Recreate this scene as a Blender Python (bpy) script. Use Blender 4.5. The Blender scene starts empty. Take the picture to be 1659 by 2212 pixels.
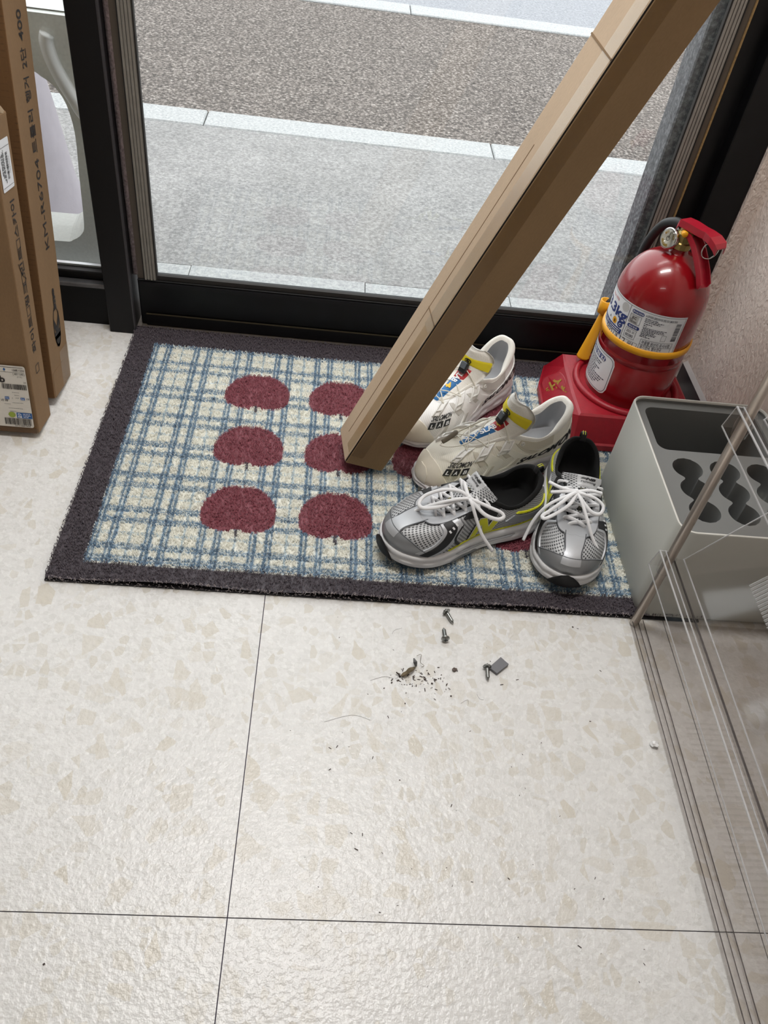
import bpy, bmesh, math, random
import numpy as np
from mathutils import Vector, Matrix, Euler
from mathutils.geometry import tessellate_polygon

random.seed(7)
RNG = np.random.default_rng(11)
SC = bpy.context.scene
COL = SC.collection

# ------------------------------------------------------------------ camera
F_PX, PITCH, ROLL, YAW = 1751.167, 0.785785, 0.163919, 0.126663
IW, IH = 1659.0, 2212.0

def cam_axes():
    cy, sy = math.cos(YAW), math.sin(YAW)
    cp, sp = math.cos(PITCH), math.sin(PITCH)
    fwd = Vector((sy * cp, cy * cp, -sp))
    right = Vector((cy, -sy, 0))
    up = right.cross(fwd)
    cr, sr = math.cos(ROLL), math.sin(ROLL)
    return right * cr + up * sr, up * cr - right * sr, fwd

CR, CU, CF = cam_axes()
EYE = Vector((0, 0, 1.0))
cam = bpy.data.cameras.new('camera')
cam_ob = bpy.data.objects.new('camera', cam)
COL.objects.link(cam_ob)
m3 = Matrix((CR, CU, -CF)).transposed()
cam_ob.matrix_world = Matrix.Translation(EYE) @ m3.to_4x4()
cam.sensor_fit = 'HORIZONTAL'
cam.sensor_width = 36.0
cam.lens = F_PX / IW * 36.0
cam.clip_start = 0.02
cam.clip_end = 200
SC.camera = cam_ob

# ------------------------------------------------------------------ world, exposure
SC.view_settings.view_transform = 'Standard'
SC.view_settings.look = 'None'
SC.view_settings.gamma = 1.0
SC.view_settings.use_curve_mapping = False
SC.view_settings.exposure = 0.22
world = bpy.data.worlds.new('overcast sky')
SC.world = world
world.use_nodes = True
bg = world.node_tree.nodes['Background']
bg.inputs['Color'].default_value = (0.985, 0.985, 1.0, 1)
bg.inputs['Strength'].default_value = 2.35
SC.cycles.max_bounces = 10
SC.cycles.diffuse_bounces = 4
SC.cycles.glossy_bounces = 4
SC.cycles.transparent_max_bounces = 24
SC.cycles.sample_clamp_indirect = 4.0
SC.cycles.use_adaptive_sampling = True
SC.cycles.adaptive_threshold = 0.02
SC.cycles.use_denoising = True

def area_light(name, loc, sx, sy, power, col=(1, 1, 1), rot=(0, 0, 0)):
    l = bpy.data.lights.new(name, 'AREA')
    l.shape = 'RECTANGLE'; l.size = sx; l.size_y = sy; l.energy = power; l.color = col
    o = bpy.data.objects.new(name, l); COL.objects.link(o)
    o.location = loc; o.rotation_euler = rot
    return o

# fluorescent ceiling lamps of the shop (their fittings are built further down)
LAMPS = [(0.0, 1.02), (-0.75, -1.3)]
for (lx, ly), pw in zip(LAMPS, (22.0, 2.5)):
    area_light('ceiling_lamp_light', (lx, ly, 2.36), 0.9, 0.22, pw, (1.0, 0.985, 0.96))

# ------------------------------------------------------------------ helpers
def lin(c):
    out = []
    for v in c[:3]:
        v = v / 255.0
        out.append(v / 12.92 if v <= 0.04045 else ((v + 0.055) / 1.055) ** 2.4)
    return tuple(out)

def at(px, py, z):
    """photo pixel -> point at height z"""
    d = CR * ((px - IW / 2) / F_PX) - CU * ((py - IH / 2) / F_PX) + CF
    return EYE + d * ((z - EYE.z) / d.z)

MATS = {}
def M(name, col, rough=0.5, metal=0.0, noise=None, bump=None, spec=0.5, coat=0.0, trans=None, sheen=0.0):
    """noise=(scale, amount), bump=(scale, strength, distance)"""
    if name in MATS:
        return MATS[name]
    m = bpy.data.materials.new(name); m.use_nodes = True
    nt = m.node_tree; N = nt.nodes; L = nt.links
    b = N['Principled BSDF']
    c = lin(col)
    b.inputs['Base Color'].default_value = (*c, 1)
    b.inputs['Roughness'].default_value = rough
    b.inputs['Metallic'].default_value = metal
    b.inputs['Specular IOR Level'].default_value = spec
    b.inputs['Coat Weight'].default_value = coat
    if sheen: b.inputs['Sheen Weight'].default_value = sheen
    if noise or bump:
        tc = N.new('ShaderNodeTexCoord')
    if noise:
        n = N.new('ShaderNodeTexNoise'); n.inputs['Scale'].default_value = noise[0]
        n.inputs['Detail'].default_value = 5
        L.new(tc.outputs['Object'], n.inputs['Vector'])
        r = N.new('ShaderNodeMapRange'); r.inputs['From Min'].default_value = 0.3; r.inputs['From Max'].default_value = 0.7
        r.inputs['To Min'].default_value = 1 - noise[1]; r.inputs['To Max'].default_value = 1 + noise[1]
        L.new(n.outputs['Fac'], r.inputs['Value'])
        mx = N.new('ShaderNodeVectorMath'); mx.operation = 'SCALE'
        mx.inputs[0].default_value = c
        L.new(r.outputs['Result'], mx.inputs['Scale'])
        L.new(mx.outputs['Vector'], b.inputs['Base Color'])
    if bump:
        n2 = N.new('ShaderNodeTexNoise'); n2.inputs['Scale'].default_value = bump[0]; n2.inputs['Detail'].default_value = 3
        L.new(tc.outputs['Object'], n2.inputs['Vector'])
        bp = N.new('ShaderNodeBump'); bp.inputs['Strength'].default_value = bump[1]; bp.inputs['Distance'].default_value = bump[2]
        L.new(n2.outputs['Fac'], bp.inputs['Height']); L.new(bp.outputs['Normal'], b.inputs['Normal'])
    MATS[name] = m
    return m

def clear_mat(name, tint, rough=0.03, gloss=0.06, edge=0.0):
    m = bpy.data.materials.new(name); m.use_nodes = True
    nt = m.node_tree; N = nt.nodes; L = nt.links
    N.remove(N['Principled BSDF'])
    t = N.new('ShaderNodeBsdfTransparent'); t.inputs['Color'].default_value = (*tint, 1)
    g = N.new('ShaderNodeBsdfGlossy'); g.inputs['Roughness'].default_value = rough
    lw = N.new('ShaderNodeLayerWeight'); lw.inputs['Blend'].default_value = 0.5
    pw = N.new('ShaderNodeMath'); pw.operation = 'POWER'; pw.inputs[1].default_value = 4.5
    L.new(lw.outputs['Facing'], pw.inputs[0])
    mul = N.new('ShaderNodeMath'); mul.operation = 'MULTIPLY_ADD'; mul.inputs[1].default_value = 0.75 * min(1.0, gloss / 0.05); mul.inputs[2].default_value = gloss
    mul.use_clamp = True
    L.new(pw.outputs[0], mul.inputs[0])
    mx = N.new('ShaderNodeMixShader')
    L.new(mul.outputs[0], mx.inputs['Fac']); L.new(t.outputs[0], mx.inputs[1]); L.new(g.outputs[0], mx.inputs[2])
    last = mx
    if edge:
        d = N.new('ShaderNodeBsdfDiffuse'); d.inputs['Color'].default_value = (0.75, 0.75, 0.76, 1)
        m2 = N.new('ShaderNodeMixShader'); m2.inputs['Fac'].default_value = edge
        L.new(mx.outputs[0], m2.inputs[1]); L.new(d.outputs[0], m2.inputs[2]); last = m2
    L.new(last.outputs[0], N['Material Output'].inputs['Surface'])
    MATS[name] = m
    return m

def mesh_obj(name, verts, faces, mat=None, parent=None, smooth=False, uv=None, col=None, mats=None, fmi=None):
    me = bpy.data.meshes.new(name)
    me.from_pydata([tuple(map(float, v)) for v in verts], [], [tuple(f) for f in faces])
    if mats:
        for mm in mats: me.materials.append(mm)
        me.polygons.foreach_set('material_index', fmi)
    elif mat: me.materials.append(mat)
    if smooth: me.polygons.foreach_set('use_smooth', [True] * len(me.polygons))
    if uv is not None:
        ul = me.uv_layers.new(name='UVMap')
        idx = np.empty(len(me.loops), dtype=np.int32); me.loops.foreach_get('vertex_index', idx)
        ul.data.foreach_set('uv', np.asarray(uv, dtype=np.float32)[idx].ravel())
    if col is not None:
        ca = me.color_attributes.new('Col', 'FLOAT_COLOR', 'POINT')
        a = np.ones((len(verts), 4), dtype=np.float32); a[:, :3] = col
        ca.data.foreach_set('color', a.ravel())
    me.validate(); me.update()
    o = bpy.data.objects.new(name, me); COL.objects.link(o)
    if parent: o.parent = parent
    return o

def tag(o, label=None, cat=None, group=None, kind=None):
    if label: o['label'] = label
    if cat: o['category'] = cat
    if group: o['group'] = group
    if kind: o['kind'] = kind
    return o

def thing(name, label, cat, loc=(0, 0, 0), rot=(0, 0, 0), group=None, mat=None):
    o = bpy.data.objects.new(name, None); COL.objects.link(o)
    o.empty_display_size = 0.05
    if mat is not None: o.matrix_world = mat
    else: o.location = loc; o.rotation_euler = rot
    return tag(o, label, cat, group)

def struct(o):
    o['kind'] = 'structure'; return o

class MB:
    def __init__(s): s.v = []; s.f = []; s.mi = []
    def add(s, vf, mi=0):
        v, f = vf; n = len(s.v)
        s.v += [tuple(p) for p in v]; s.f += [tuple(i + n for i in q) for q in f]; s.mi += [mi] * len(f)
        return s
    def build(s, name, mat, parent=None, smooth=False, sharp=None):
        if isinstance(mat, (list, tuple)):
            o = mesh_obj(name, s.v, s.f, None, parent, smooth, mats=mat, fmi=s.mi)
        else: o = mesh_obj(name, s.v, s.f, mat, parent, smooth)
        if sharp is not None: o.data.set_sharp_from_angle(angle=math.radians(sharp))
        return o

def box(x0, x1, y0, y1, z0, z1):
    v = [(x0, y0, z0), (x1, y0, z0), (x1, y1, z0), (x0, y1, z0), (x0, y0, z1), (x1, y0, z1), (x1, y1, z1), (x0, y1, z1)]
    return v, [(3, 2, 1, 0), (4, 5, 6, 7), (0, 1, 5, 4), (1, 2, 6, 5), (2, 3, 7, 6), (3, 0, 4, 7)]

def bbox(x0, x1, y0, y1, z0, z1, r=0.003, seg=2):
    """bevelled box"""
    v, f = box(x0, x1, y0, y1, z0, z1)
    bm = bmesh.new(); vs = [bm.verts.new(p) for p in v]
    for q in f: bm.faces.new([vs[i] for i in q])
    bmesh.ops.bevel(bm, geom=bm.edges[:], offset=r, segments=seg, profile=0.5, affect='EDGES')
    bm.verts.ensure_lookup_table(); bm.verts.index_update()
    out = ([tuple(p.co) for p in bm.verts], [tuple(p.index for p in q.verts) for q in bm.faces])
    bm.free(); return out

def spline(P, m, closed=False):
    P = np.asarray(P, float); n = len(P); out = []
    segs = n if closed else n - 1
    for i in range(segs):
        if closed: a, b, c, d = P[(i - 1) % n], P[i], P[(i + 1) % n], P[(i + 2) % n]
        else: a, b, c, d = P[max(i - 1, 0)], P[i], P[i + 1], P[min(i + 2, n - 1)]
        for t in np.linspace(0, 1, m, endpoint=False):
            out.append(0.5 * (2 * b + (c - a) * t + (2 * a - 5 * b + 4 * c - d) * t * t + (3 * b - a - 3 * c + d) * t ** 3))
    if not closed: out.append(P[-1])
    return np.array(out)

def tube(path, r, n=8, closed=False, flat=1.0, up=(0, 0, 1), cap=True):
    P = np.asarray(path, float); k = len(P)
    R = np.full(k, r, float) if np.isscalar(r) else np.asarray(r, float)
    T = np.zeros_like(P)
    for i in range(k):
        a = P[(i - 1) % k] if closed else P[max(i - 1, 0)]
        b = P[(i + 1) % k] if closed else P[min(i + 1, k - 1)]
        T[i] = (b - a) / (np.linalg.norm(b - a) + 1e-12)
    U = np.array(up, float)
    if abs(U @ T[0]) > 0.95: U = np.array((1.0, 0, 0.1))
    v = []; f = []
    for i in range(k):
        U = U - T[i] * (U @ T[i]); U /= (np.linalg.norm(U) + 1e-12)
        W = np.cross(T[i], U)
        for j in range(n):
            a = 2 * math.pi * j / n
            v.append(P[i] + R[i] * (math.cos(a) * W + math.sin(a) * flat * U))
    for i in range(k if closed else k - 1):
        for j in range(n):
            a, b = i * n + j, i * n + (j + 1) % n
            c, d = ((i + 1) % k) * n + (j + 1) % n, ((i + 1) % k) * n + j
            f.append((a, b, c, d))
    if cap and not closed:
        f.append(tuple(range(n - 1, -1, -1))); f.append(tuple((k - 1) * n + j for j in range(n)))
    return v, f

def lathe(prof, n=48, cx=0, cy=0, cap=True, a0=0, a1=2 * math.pi):
    full = abs(a1 - a0 - 2 * math.pi) < 1e-6
    m = n if full else n + 1
    v = []; f = []
    for r, z in prof:
        for j in range(m):
            a = a0 + (a1 - a0) * j / n
            v.append((cx + r * math.cos(a), cy + r * math.sin(a), z))
    for i in range(len(prof) - 1):
        for j in range(n):
            j2 = (j + 1) % m
            f.append((i * m + j, i * m + j2, (i + 1) * m + j2, (i + 1) * m + j))
    if cap and full:
        if prof[0][0] > 1e-6: f.append(tuple(range(m - 1, -1, -1)))
        if prof[-1][0] > 1e-6: f.append(tuple((len(prof) - 1) * m + j for j in range(m)))
    return v, f

def xf(vf, mat):
    return [tuple(mat @ Vector(p)) for p in vf[0]], vf[1]

def loft(loops, cap0=True, cap1=True):
    n = len(loops[0]); v = [tuple(p) for l in loops for p in l]; f = []
    for i in range(len(loops) - 1):
        for j in range(n):
            f.append((i * n + j, i * n + (j + 1) % n, (i + 1) * n + (j + 1) % n, (i + 1) * n + j))
    if cap0: f.append(tuple(range(n - 1, -1, -1)))
    if cap1: f.append(tuple((len(loops) - 1) * n + j for j in range(n)))
    return v, f

def rrect(x0, x1, y0, y1, r, n=6):
    out = []
    for cx, cy, a in ((x1 - r, y0 + r, -90), (x1 - r, y1 - r, 0), (x0 + r, y1 - r, 90), (x0 + r, y0 + r, 180)):
        for i in range(n + 1):
            t = math.radians(a + 90 * i / n); out.append((cx + r * math.cos(t), cy + r * math.sin(t)))
    return out

def fill2d(polys, z=0.0):
    """outer polygon with holes -> triangles"""
    pts = [Vector((p[0], p[1], 0)) for q in polys for p in q]
    tris = tessellate_polygon([[Vector((p[0], p[1], 0)) for p in q] for q in polys])
    return [(p.x, p.y, z) for p in pts], [tuple(t) for t in tris]

def prism(poly, z0, z1):
    return loft([[(x, y, z0) for x, y in poly], [(x, y, z1) for x, y in poly]])

_TX = {}
def text2d(s, size=1.0, bold=0.0, align='LEFT', res=3, shear=0.0):
    """returns centred-baseline 2-D triangulated text"""
    key = (s, bold, align, res, shear)
    if key not in _TX:
        c = bpy.data.curves.new('print', 'FONT'); c.body = s; c.align_x = align; c.resolution_u = res; c.offset = bold; c.shear = shear
        o = bpy.data.objects.new('print', c); COL.objects.link(o)
        me = bpy.data.meshes.new_from_object(o.evaluated_get(bpy.context.evaluated_depsgraph_get()))
        _TX[key] = ([(v.co.x, v.co.y) for v in me.vertices], [tuple(p.vertices) for p in me.polygons])
        bpy.data.objects.remove(o); bpy.data.curves.remove(c); bpy.data.meshes.remove(me)
    v, f = _TX[key]
    return [(x * size, y * size) for x, y in v], f

def twidth(v):
    return max(p[0] for p in v) - min(p[0] for p in v) if v else 0

class Decal:
    """flat print gathered in 2-D, mapped onto a surface"""
    def __init__(s, fn): s.fn = fn; s.v = []; s.f = []
    def text(s, t, x, y, size, bold=0.0, align='LEFT', ang=0.0, width=None, shear=0.0):
        v, f = text2d(t, size, bold, align, shear=shear)
        k = 1.0
        if width: k = width / max(twidth(v), 1e-9)
        ca, sa = math.cos(ang), math.sin(ang); n = len(s.v)
        s.v += [(x + ca * p[0] * k - sa * p[1], y + sa * p[0] * k + ca * p[1]) for p in v]
        s.f += [tuple(i + n for i in q) for q in f]; return s
    def poly(s, pts):
        n = len(s.v); s.v += list(pts); s.f.append(tuple(range(n, n + len(pts)))); return s
    def rect(s, x0, x1, y0, y1, nx=1):
        for i in range(nx):
            a, b = x0 + (x1 - x0) * i / nx, x0 + (x1 - x0) * (i + 1) / nx
            s.poly([(a, y0), (b, y0), (b, y1), (a, y1)])
        return s
    def frame(s, x0, x1, y0, y1, w, nx=1):
        s.rect(x0, x1, y0, y0 + w, nx); s.rect(x0, x1, y1 - w, y1, nx); s.rect(x0, x0 + w, y0 + w, y1 - w); s.rect(x1 - w, x1, y0 + w, y1 - w); return s
    def bars(s, x0, x1, y0, y1, seed=1, vertical=False, k=40):
        r = random.Random(seed); p = 0.0; L = (y1 - y0) if vertical else (x1 - x0); u = L / k
        while p < L - u:
            w = u * r.choice((0.5, 0.5, 1, 1.6)); w = min(w, L - p)
            if vertical: s.rect(x0, x1, y0 + p, y0 + p + w)
            else: s.rect(x0 + p, x0 + p + w, y0, y1)
            p += w + u * r.choice((0.5, 0.7, 1.0))
        return s
    def dashes(s, x0, x1, y, h, seed=0):
        r = random.Random(seed); p = x0
        while p < x1:
            w = h * r.uniform(1.2, 4.0); w = min(w, x1 - p); s.rect(p, p + w, y, y + h); p += w + h * 0.7
        return s
    def disc(s, x, y, rx, ry=None, n=20):
        ry = ry or rx
        return s.poly([(x + rx * math.cos(2 * math.pi * i / n), y + ry * math.sin(2 * math.pi * i / n)) for i in range(n)])
    def build(s, name, mat, parent):
        o = mesh_obj(name, [s.fn(x, y) for x, y in s.v], s.f, mat, parent)
        if len(s.f) > 1: o['kind'] = 'stuff'
        return o
# ------------------------------------------------------------------ materials of the setting
def terrazzo():
    m = bpy.data.materials.new('terrazzo tile'); m.use_nodes = True
    nt = m.node_tree; N = nt.nodes; L = nt.links; b = N['Principled BSDF']
    tc = N.new('ShaderNodeTexCoord')
    def vor(scale, feature, off, rnd=1.0, stretch=(1, 1, 1)):
        mp = N.new('ShaderNodeMapping'); mp.inputs['Location'].default_value = off; mp.inputs['Scale'].default_value = stretch
        L.new(tc.outputs['Object'], mp.inputs['Vector'])
        nz = N.new('ShaderNodeTexNoise'); nz.inputs['Scale'].default_value = scale * 1.3; nz.inputs['Detail'].default_value = 2
        L.new(mp.outputs[0], nz.inputs['Vector'])
        ad = N.new('ShaderNodeMixRGB'); ad.blend_type = 'ADD'; ad.inputs['Fac'].default_value = 0.25 / scale * 1.2
        L.new(mp.outputs[0], ad.inputs[1]); L.new(nz.outputs['Color'], ad.inputs[2])
        out = []
        for ft in feature:
            v = N.new('ShaderNodeTexVoronoi'); v.voronoi_dimensions = '2D'; v.feature = ft; v.inputs['Scale'].default_value = scale
            v.inputs['Randomness'].default_value = rnd
            L.new(ad.outputs[0], v.inputs['Vector']); out.append(v)
        return out
    base = (0.730, 0.720, 0.708)
    last = None
    prev = N.new('ShaderNodeRGB'); prev.outputs[0].default_value = (*base, 1); prev = prev.outputs[0]
    # (scale, share of cells that are chips, inset, colour, strength, offset, stretch)
    for i, (sc, share, inset, colr, st, off, stretch) in enumerate((
            (95, 0.55, 0.06, (0.645, 0.636, 0.616), 0.75, (3.1, 1.2, 0), (1, 1.3, 1)),
            (170, 0.45, 0.05, (0.80, 0.795, 0.78), 0.7, (5.1, 8.2, 0), (1, 1, 1)),
            (52, 0.30, 0.12, (0.625, 0.592, 0.530), 0.85, (0.4, 2.3, 0), (1.25, 1, 1)),
            (30, 0.26, 0.17, (0.630, 0.590, 0.518), 0.9, (7.7, 4.4, 0), (1.2, 0.9, 1)),
            (20, 0.16, 0.21, (0.640, 0.602, 0.535), 0.85, (1.7, 9.4, 0), (1, 1.2, 1)))):
        e, c = vor(sc, ('DISTANCE_TO_EDGE', 'F1'), off, 1.0, stretch)
        sep = N.new('ShaderNodeSeparateColor'); L.new(c.outputs['Color'], sep.inputs[0])
        lt = N.new('ShaderNodeMath'); lt.operation = 'LESS_THAN'; lt.inputs[1].default_value = share; L.new(sep.outputs[0], lt.inputs[0])
        mr = N.new('ShaderNodeMapRange'); mr.inputs['From Min'].default_value = inset; mr.inputs['From Max'].default_value = inset + 0.03
        L.new(e.outputs['Distance'], mr.inputs['Value'])
        mu = N.new('ShaderNodeMath'); mu.operation = 'MULTIPLY'; L.new(lt.outputs[0], mu.inputs[0]); L.new(mr.outputs[0], mu.inputs[1])
        m2 = N.new('ShaderNodeMath'); m2.operation = 'MULTIPLY'; L.new(mu.outputs[0], m2.inputs[0])
        va = N.new('ShaderNodeMapRange'); va.inputs['To Min'].default_value = 0.25 * st; va.inputs['To Max'].default_value = st; L.new(sep.outputs[1], va.inputs['Value'])
        L.new(va.outputs[0], m2.inputs[1])
        mx = N.new('ShaderNodeMixRGB'); L.new(m2.outputs[0], mx.inputs['Fac']); L.new(prev, mx.inputs[1]); mx.inputs[2].default_value = (*colr, 1)
        prev = mx.outputs[0]
    L.new(prev, b.inputs['Base Color'])
    b.inputs['Roughness'].default_value = 0.30
    n1 = N.new('ShaderNodeTexNoise'); n1.inputs['Scale'].default_value = 140; n1.inputs['Detail'].default_value = 2.5; n1.inputs['Roughness'].default_value = 0.5
    L.new(tc.outputs['Object'], n1.inputs['Vector'])
    bp = N.new('ShaderNodeBump'); bp.inputs['Strength'].default_value = 0.4; bp.inputs['Distance'].default_value = 0.0036
    L.new(n1.outputs['Fac'], bp.inputs['Height']); L.new(bp.outputs[0], b.inputs['Normal'])
    return m

def speckle(name, cols, scale, rough=0.9, bump=0.3, dist=0.003, big=None):
    """granite / asphalt: cols = stops of a colour ramp over fine noise"""
    m = bpy.data.materials.new(name); m.use_nodes = True
    nt = m.node_tree; N = nt.nodes; L = nt.links; b = N['Principled BSDF']
    tc = N.new('ShaderNodeTexCoord')
    n = N.new('ShaderNodeTexNoise'); n.inputs['Scale'].default_value = scale; n.inputs['Detail'].default_value = 6; n.inputs['Roughness'].default_value = 0.75
    L.new(tc.outputs['Object'], n.inputs['Vector'])
    r = N.new('ShaderNodeValToRGB'); e = r.color_ramp.elements
    while len(e) < len(cols): e.new(0.5)
    for i, (p, c) in enumerate(cols):
        e[i].position = p; e[i].color = (*lin(c), 1)
    L.new(n.outputs['Fac'], r.inputs['Fac'])
    out = r.outputs[0]
    if big:
        n2 = N.new('ShaderNodeTexNoise'); n2.inputs['Scale'].default_value = big[0]; n2.inputs['Detail'].default_value = 4
        L.new(tc.outputs['Object'], n2.inputs['Vector'])
        mr = N.new('ShaderNodeMapRange'); mr.inputs['From Min'].default_value = 0.3; mr.inputs['From Max'].default_value = 0.7
        mr.inputs['To Min'].default_value = 1 - big[1]; mr.inputs['To Max'].default_value = 1 + big[1]; L.new(n2.outputs['Fac'], mr.inputs['Value'])
        sc = N.new('ShaderNodeVectorMath'); sc.operation = 'SCALE'; L.new(out, sc.inputs[0]); L.new(mr.outputs[0], sc.inputs['Scale']); out = sc.outputs[0]
    L.new(out, b.inputs['Base Color']); b.inputs['Roughness'].default_value = rough
    bp = N.new('ShaderNodeBump'); bp.inputs['Strength'].default_value = bump; bp.inputs['Distance'].default_value = dist
    L.new(n.outputs['Fac'], bp.inputs['Height']); L.new(bp.outputs[0], b.inputs['Normal'])
    return m

TERR = terrazzo()
BLACK_AL = M('black aluminium', (7, 7, 9), 0.42, 0.0, noise=(30, 0.5), spec=0.28)
BLACK_SAT = M('satin black', (10, 9, 12), 0.5, spec=0.3)
BROWN_AL = M('brown anodised', (88, 78, 68), 0.45, 0.2)
GREY_AL = M('grey anodised', (142, 137, 130), 0.45, 0.2, noise=(60, 0.08))
SLOT = M('dark slot', (40, 37, 35), 0.8)
PILE = M('weatherstrip pile', (156, 140, 142), 0.95, noise=(220, 0.35), bump=(300, 0.8, 0.003))
GOLD = M('tan weatherstrip', (150, 122, 80), 0.9, noise=(220, 0.25))
JOINT = M('tile joint', (70, 64, 78), 0.9)
GLASS = clear_mat('door glass', (0.93, 0.95, 0.945), 0.0, 0.045)
SIDEWALK = speckle('sidewalk granite', [(0.30, (105, 105, 105)), (0.47, (139, 138, 138)), (0.60, (169, 168, 167)), (0.75, (187, 186, 184))], 125, 0.85, 0.25, 0.003, big=(5, 0.10))
LIGHTGRAN = speckle('pale granite', [(0.32, (145, 148, 150)), (0.5, (177, 179, 180)), (0.66, (201, 202, 202))], 130, 0.8, 0.2, 0.003)
ASPHALT = speckle('coarse asphalt', [(0.34, (32, 29, 28)), (0.46, (94, 87, 83)), (0.55, (140, 131, 125)), (0.65, (208, 200, 194))], 96, 0.95, 0.9, 0.008, big=(3, 0.06))
ASPHALT2 = speckle('smooth asphalt', [(0.35, (125, 128, 134)), (0.5, (150, 152, 158)), (0.65, (173, 175, 180))], 90, 0.9, 0.3, 0.004)
PILLAR = speckle('flamed granite', [(0.32, (61, 62, 68)), (0.5, (96, 98, 102)), (0.66, (142, 143, 147))], 120, 0.9, 0.4, 0.003)

# ------------------------------------------------------------------ floor
floor = struct(bpy.data.objects.new('floor', None)); COL.objects.link(floor)
XJ = [-2.3, -1.341, -0.701, -0.061, 0.579, 0.785]
YJ = [-2.6, -0.919, 0.321, 1.50]
g = 0.0013
mesh_obj('joint_bed', *box(-2.3, 0.785, -2.6, 1.50, -0.03, -0.0016), JOINT, floor)
for i in range(len(XJ) - 1):
    for j in range(len(YJ) - 1):
        v, f = box(XJ[i] + g / 2, XJ[i + 1] - g / 2, YJ[j] + g / 2, YJ[j + 1] - g / 2, -0.004, 0)
        mesh_obj('tile', v, f, TERR, floor)

# ------------------------------------------------------------------ walls, ceiling
def wallpaper():
    m = bpy.data.materials.new('embossed wallpaper'); m.use_nodes = True
    nt = m.node_tree; N = nt.nodes; L = nt.links; b = N['Principled BSDF']
    tc = N.new('ShaderNodeTexCoord')
    b.inputs['Base Color'].default_value = (*lin((228, 216, 207)), 1); b.inputs['Roughness'].default_value = 0.42
    mp = N.new('ShaderNodeMapping'); mp.inputs['Scale'].default_value = (1, 1, 0.55); mp.inputs['Rotation'].default_value = (0.5, 0, 0)
    L.new(tc.outputs['Object'], mp.inputs['Vector'])
    n = N.new('ShaderNodeTexNoise'); n.inputs['Scale'].default_value = 150; n.inputs['Detail'].default_value = 2; n.inputs['Distortion'].default_value = 0.5
    L.new(mp.outputs[0], n.inputs['Vector'])
    bp = N.new('ShaderNodeBump'); bp.inputs['Strength'].default_value = 0.8; bp.inputs['Distance'].default_value = 0.004
    L.new(n.outputs['Fac'], bp.inputs['Height']); L.new(bp.outputs[0], b.inputs['Normal'])
    return m
WALLP = wallpaper()
WHITEW = M('white paint', (232, 228, 222), 0.7); SHOPW = M('shop wall paint', (150, 142, 132), 0.8)
WX = 0.785
struct(mesh_obj('wall_right', *box(WX, WX + 0.12, -2.6, 1.53, -0.02, 2.45), WALLP))
struct(mesh_obj('wall_left', *box(-2.4, -2.3, -2.6, 1.53, -0.02, 2.45), SHOPW))
struct(mesh_obj('wall_back', *box(-2.4, WX + 0.12, -2.7, -2.6, -0.02, 2.45), SHOPW))
struct(mesh_obj('ceiling', *box(-2.4, WX + 0.12, -2.7, 1.60, 2.45, 2.52), WHITEW))
mb = MB().add(box(-2.4, WX + 0.12, 1.465, 1.58, 2.12, 2.45)).add(box(-2.4, -1.55, 1.465, 1.58, -0.02, 2.12))
struct(mb.build('wall_front', WHITEW))
bbd = MB().add(box(WX - 0.009, WX, -2.6, 1.455, 0, 0.058), 0).add(([(WX - 0.009, -2.6, 0.058), (WX, -2.6, 0.064), (WX, 1.455, 0.064), (WX - 0.009, 1.455, 0.058)], [(0, 1, 2, 3)]), 1)
struct(bbd.build('baseboard_right', [M('dark skirting', (54, 48, 54), 0.3), M('skirting lip', (170, 166, 166), 0.4)]))

# ------------------------------------------------------------------ ceiling lamps
LAMPM = bpy.data.materials.new('lamp diffuser'); LAMPM.use_nodes = True
_b = LAMPM.node_tree.nodes['Principled BSDF']; _b.inputs['Emission Color'].default_value = (1, .97, .93, 1); _b.inputs['Emission Strength'].default_value = 5.0
for i, (lx, ly) in enumerate(LAMPS):
    t = thing('ceiling_light', ['white twin tube ceiling light nearer the glass door', 'white twin tube ceiling light farther from the glass door'][i], 'lamp', (lx, ly, 2.45), group='ceiling lights')
    mesh_obj('housing', *bbox(-.48, .48, -.13, .13, -.06, 0, .008), WHITEW, t)
    for y in (-.06, .06):
        mesh_obj('lamp_tube', *tube([(-.45, y, -.078), (.45, y, -.078)], .013, 12), LAMPM, t, True)

# ------------------------------------------------------------------ left post, fixed window, sliding door, right jamb
DY = 1.49                      # inner face of the sash
t1 = struct(bpy.data.objects.new('trim_1', None)); COL.objects.link(t1)
mesh_obj('post', *bbox(-0.444, -0.392, 1.46, 1.56, 0, 2.12, 0.0015, 1), BLACK_SAT, t1)
mesh_obj('post_edge', *box(-0.3935, -0.391, 1.459, 1.47, 0, 2.12), M('worn edge', (70, 68, 72), 0.4, 0.4), t1)
mesh_obj('pile_strip', *tube([(-0.387, 1.497, 0.12), (-0.387, 1.497, 2.1)], 0.0055, 8), PILE, t1, True)

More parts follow.
